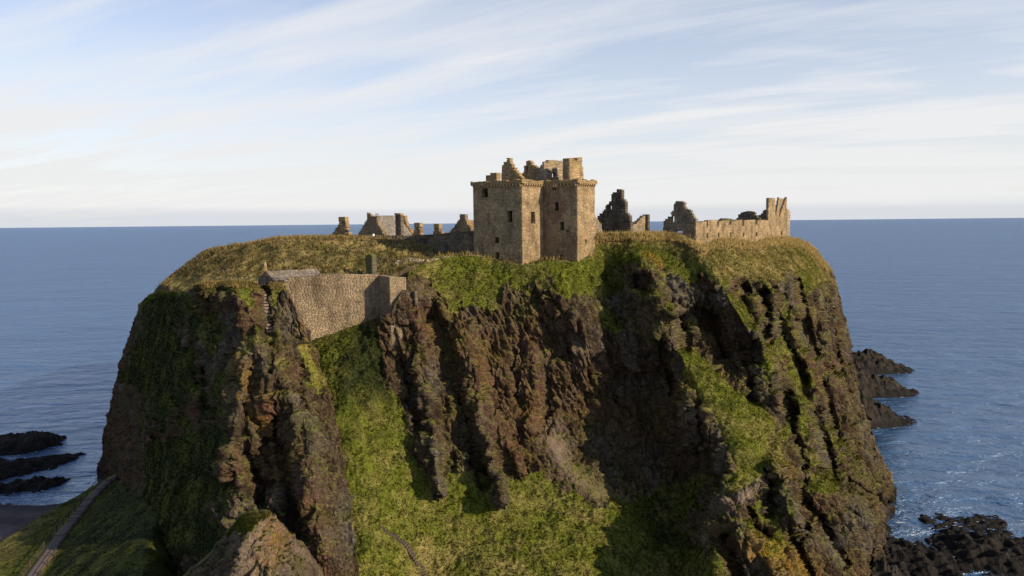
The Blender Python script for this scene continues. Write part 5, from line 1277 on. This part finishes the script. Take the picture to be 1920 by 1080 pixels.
# ------------------------------------------------------------------ grass: tufts standing on the turf
def tufts(name, key, n, h0, h1, w, lean=.35, gmin=.55, sel=None, seed=1, bright=1.0, upright=0.0, straw=0.0):
    L = LAYERS[key]; rg = np.random.default_rng(seed)
    P, N, g, c = L['P'], L['N'], L['g'], L['c']
    a = P[:-1, :-1]; e1 = P[1:, :-1] - a; e2 = P[:-1, 1:] - a
    ar = np.linalg.norm(np.cross(e1, e2), axis=-1)
    gg = g[:-1, :-1] * g[1:, 1:]
    toC = np.array([0, 0, CAM_Z]) - a; face = (N[:-1, :-1] * toC).sum(-1)
    wgt = np.where((gg > gmin) & (ar < 4.0), ar, 0)
    if sel is not None: wgt = wgt * sel(L['px'][:-1, :-1], L['py'][:-1, :-1], L['st'][:-1, :-1])
    # nearer ground carries more
    cw = np.cumsum(wgt.ravel()); 
    if cw[-1] <= 0: return
    k = np.searchsorted(cw, rg.random(n) * cw[-1]); k = np.minimum(k, wgt.size - 1)
    i, j = np.unravel_index(k, wgt.shape)
    r1, r2 = rg.random(n), rg.random(n)
    O = a[i, j] + e1[i, j] * r1[:, None] + e2[i, j] * r2[:, None]
    col = c[i, j] * rg.uniform(.78, 1.25, (n, 1)) * bright
    if straw: col = lerp3(col, np.array(ALBEDO['straw']) * bright, np.full(n, straw) * rg.uniform(.5, 1, n)) * rg.uniform(.75, 1.2, (n, 1))
    dry = rg.random(n) < np.clip(.06 + .5 * L['st'][i, j], .03, .75)
    col = np.where(dry[:, None], lerp3(col, ALBEDO['straw'], np.full(n, .6)), col)
    clump = .6 + .8 * np.clip(.5 + fbm(O / 1.6 + 4, 2), 0, 1)
    V = []; C = []; NN = []
    nn = N[i, j] * .8 + np.array([0, 0, .25])
    nb = 3
    for b in range(nb):
        an = rg.uniform(0, 2 * math.pi, n); hh = rg.uniform(h0, h1, n) * clump; ww = w * rg.uniform(.6, 1.4, n)
        d = np.stack([np.cos(an), np.sin(an), 0 * an], 1); an2 = rg.uniform(0, 2 * math.pi, n)
        ln = np.stack([np.cos(an2), np.sin(an2), 0 * an], 1) * (lean * hh * rg.uniform(.2, 1.4, n))[:, None]
        off = rg.normal(0, w * .8, (n, 3)) * np.array([1, 1, 0.0])
        base = O + off - UPV * .06
        up = (N[i, j] * .35 + UPV * .65) * hh[:, None] + ln
        V.append(np.stack([base - d * ww[:, None], base + d * ww[:, None], base + up], 1)); 
        q = nn * (1 - upright) + rg.normal(0, .28, (n, 3)) + upright * np.stack([np.cos(an), np.sin(an), .3 + 0 * an], 1); q /= np.linalg.norm(q, axis=1)[:, None]; NN.append(np.stack([q, q, q], 1))
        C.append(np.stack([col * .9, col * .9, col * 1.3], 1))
    V = np.stack(V, 1).reshape(-1, 3); C = np.stack(C, 1).reshape(-1, 3)
    F = np.arange(len(V)).reshape(-1, 3); NN = np.stack(NN, 1).reshape(-1, 3)
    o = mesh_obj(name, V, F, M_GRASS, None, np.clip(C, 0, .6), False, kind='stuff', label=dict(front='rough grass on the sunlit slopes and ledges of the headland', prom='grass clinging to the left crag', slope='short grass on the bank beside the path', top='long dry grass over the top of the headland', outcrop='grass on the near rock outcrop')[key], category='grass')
    o.data.polygons.foreach_set('use_smooth', np.ones(len(F), bool)); o.data.normals_split_custom_set_from_vertices(NN.astype(np.float32))
    return o
tufts('grass', 'front', 210000, .10, .30, .055, seed=1, bright=1.15)
tufts('grass', 'prom', 45000, .12, .32, .06, seed=2, bright=1.1)
tufts('grass', 'slope', 60000, .10, .26, .05, seed=3, bright=1.1)
tufts('grass', 'top', 110000, .16, .48, .06, seed=4, bright=1.2)
tufts('grass', 'outcrop', 9000, .1, .25, .05, seed=5, bright=1.1)
skyl = lambda lim: (lambda px, py, st: (np.abs(py - SKY_LINE(px)) < lim) * 1.0)
tufts('dry_grass', 'top', 26000, .35, .95, .05, lean=.3, sel=skyl(7), seed=6, bright=1.4, upright=.7, straw=.75)
tufts('dry_grass', 'front', 16000, .3, .85, .05, lean=.3, sel=lambda px, py, st: (py - L1_TOP(px) < 14) * (px > 1112) * 1.0, seed=7, bright=1.4, upright=.7, straw=.75)
tufts('dry_grass', 'prom', 2600, .25, .6, .05, lean=.3, sel=lambda px, py, st: (py - L2_TOP(px) < 12) * (px > 360) * (px < 540) * 1.0, seed=8, bright=1.4, upright=.7, straw=.75)
tufts('dry_grass', 'top', 34000, .3, .85, .06, lean=.35, sel=lambda px, py, st: (px < 800) * (py < 520) * 1.0, seed=9, bright=.9, upright=.5, straw=.55)
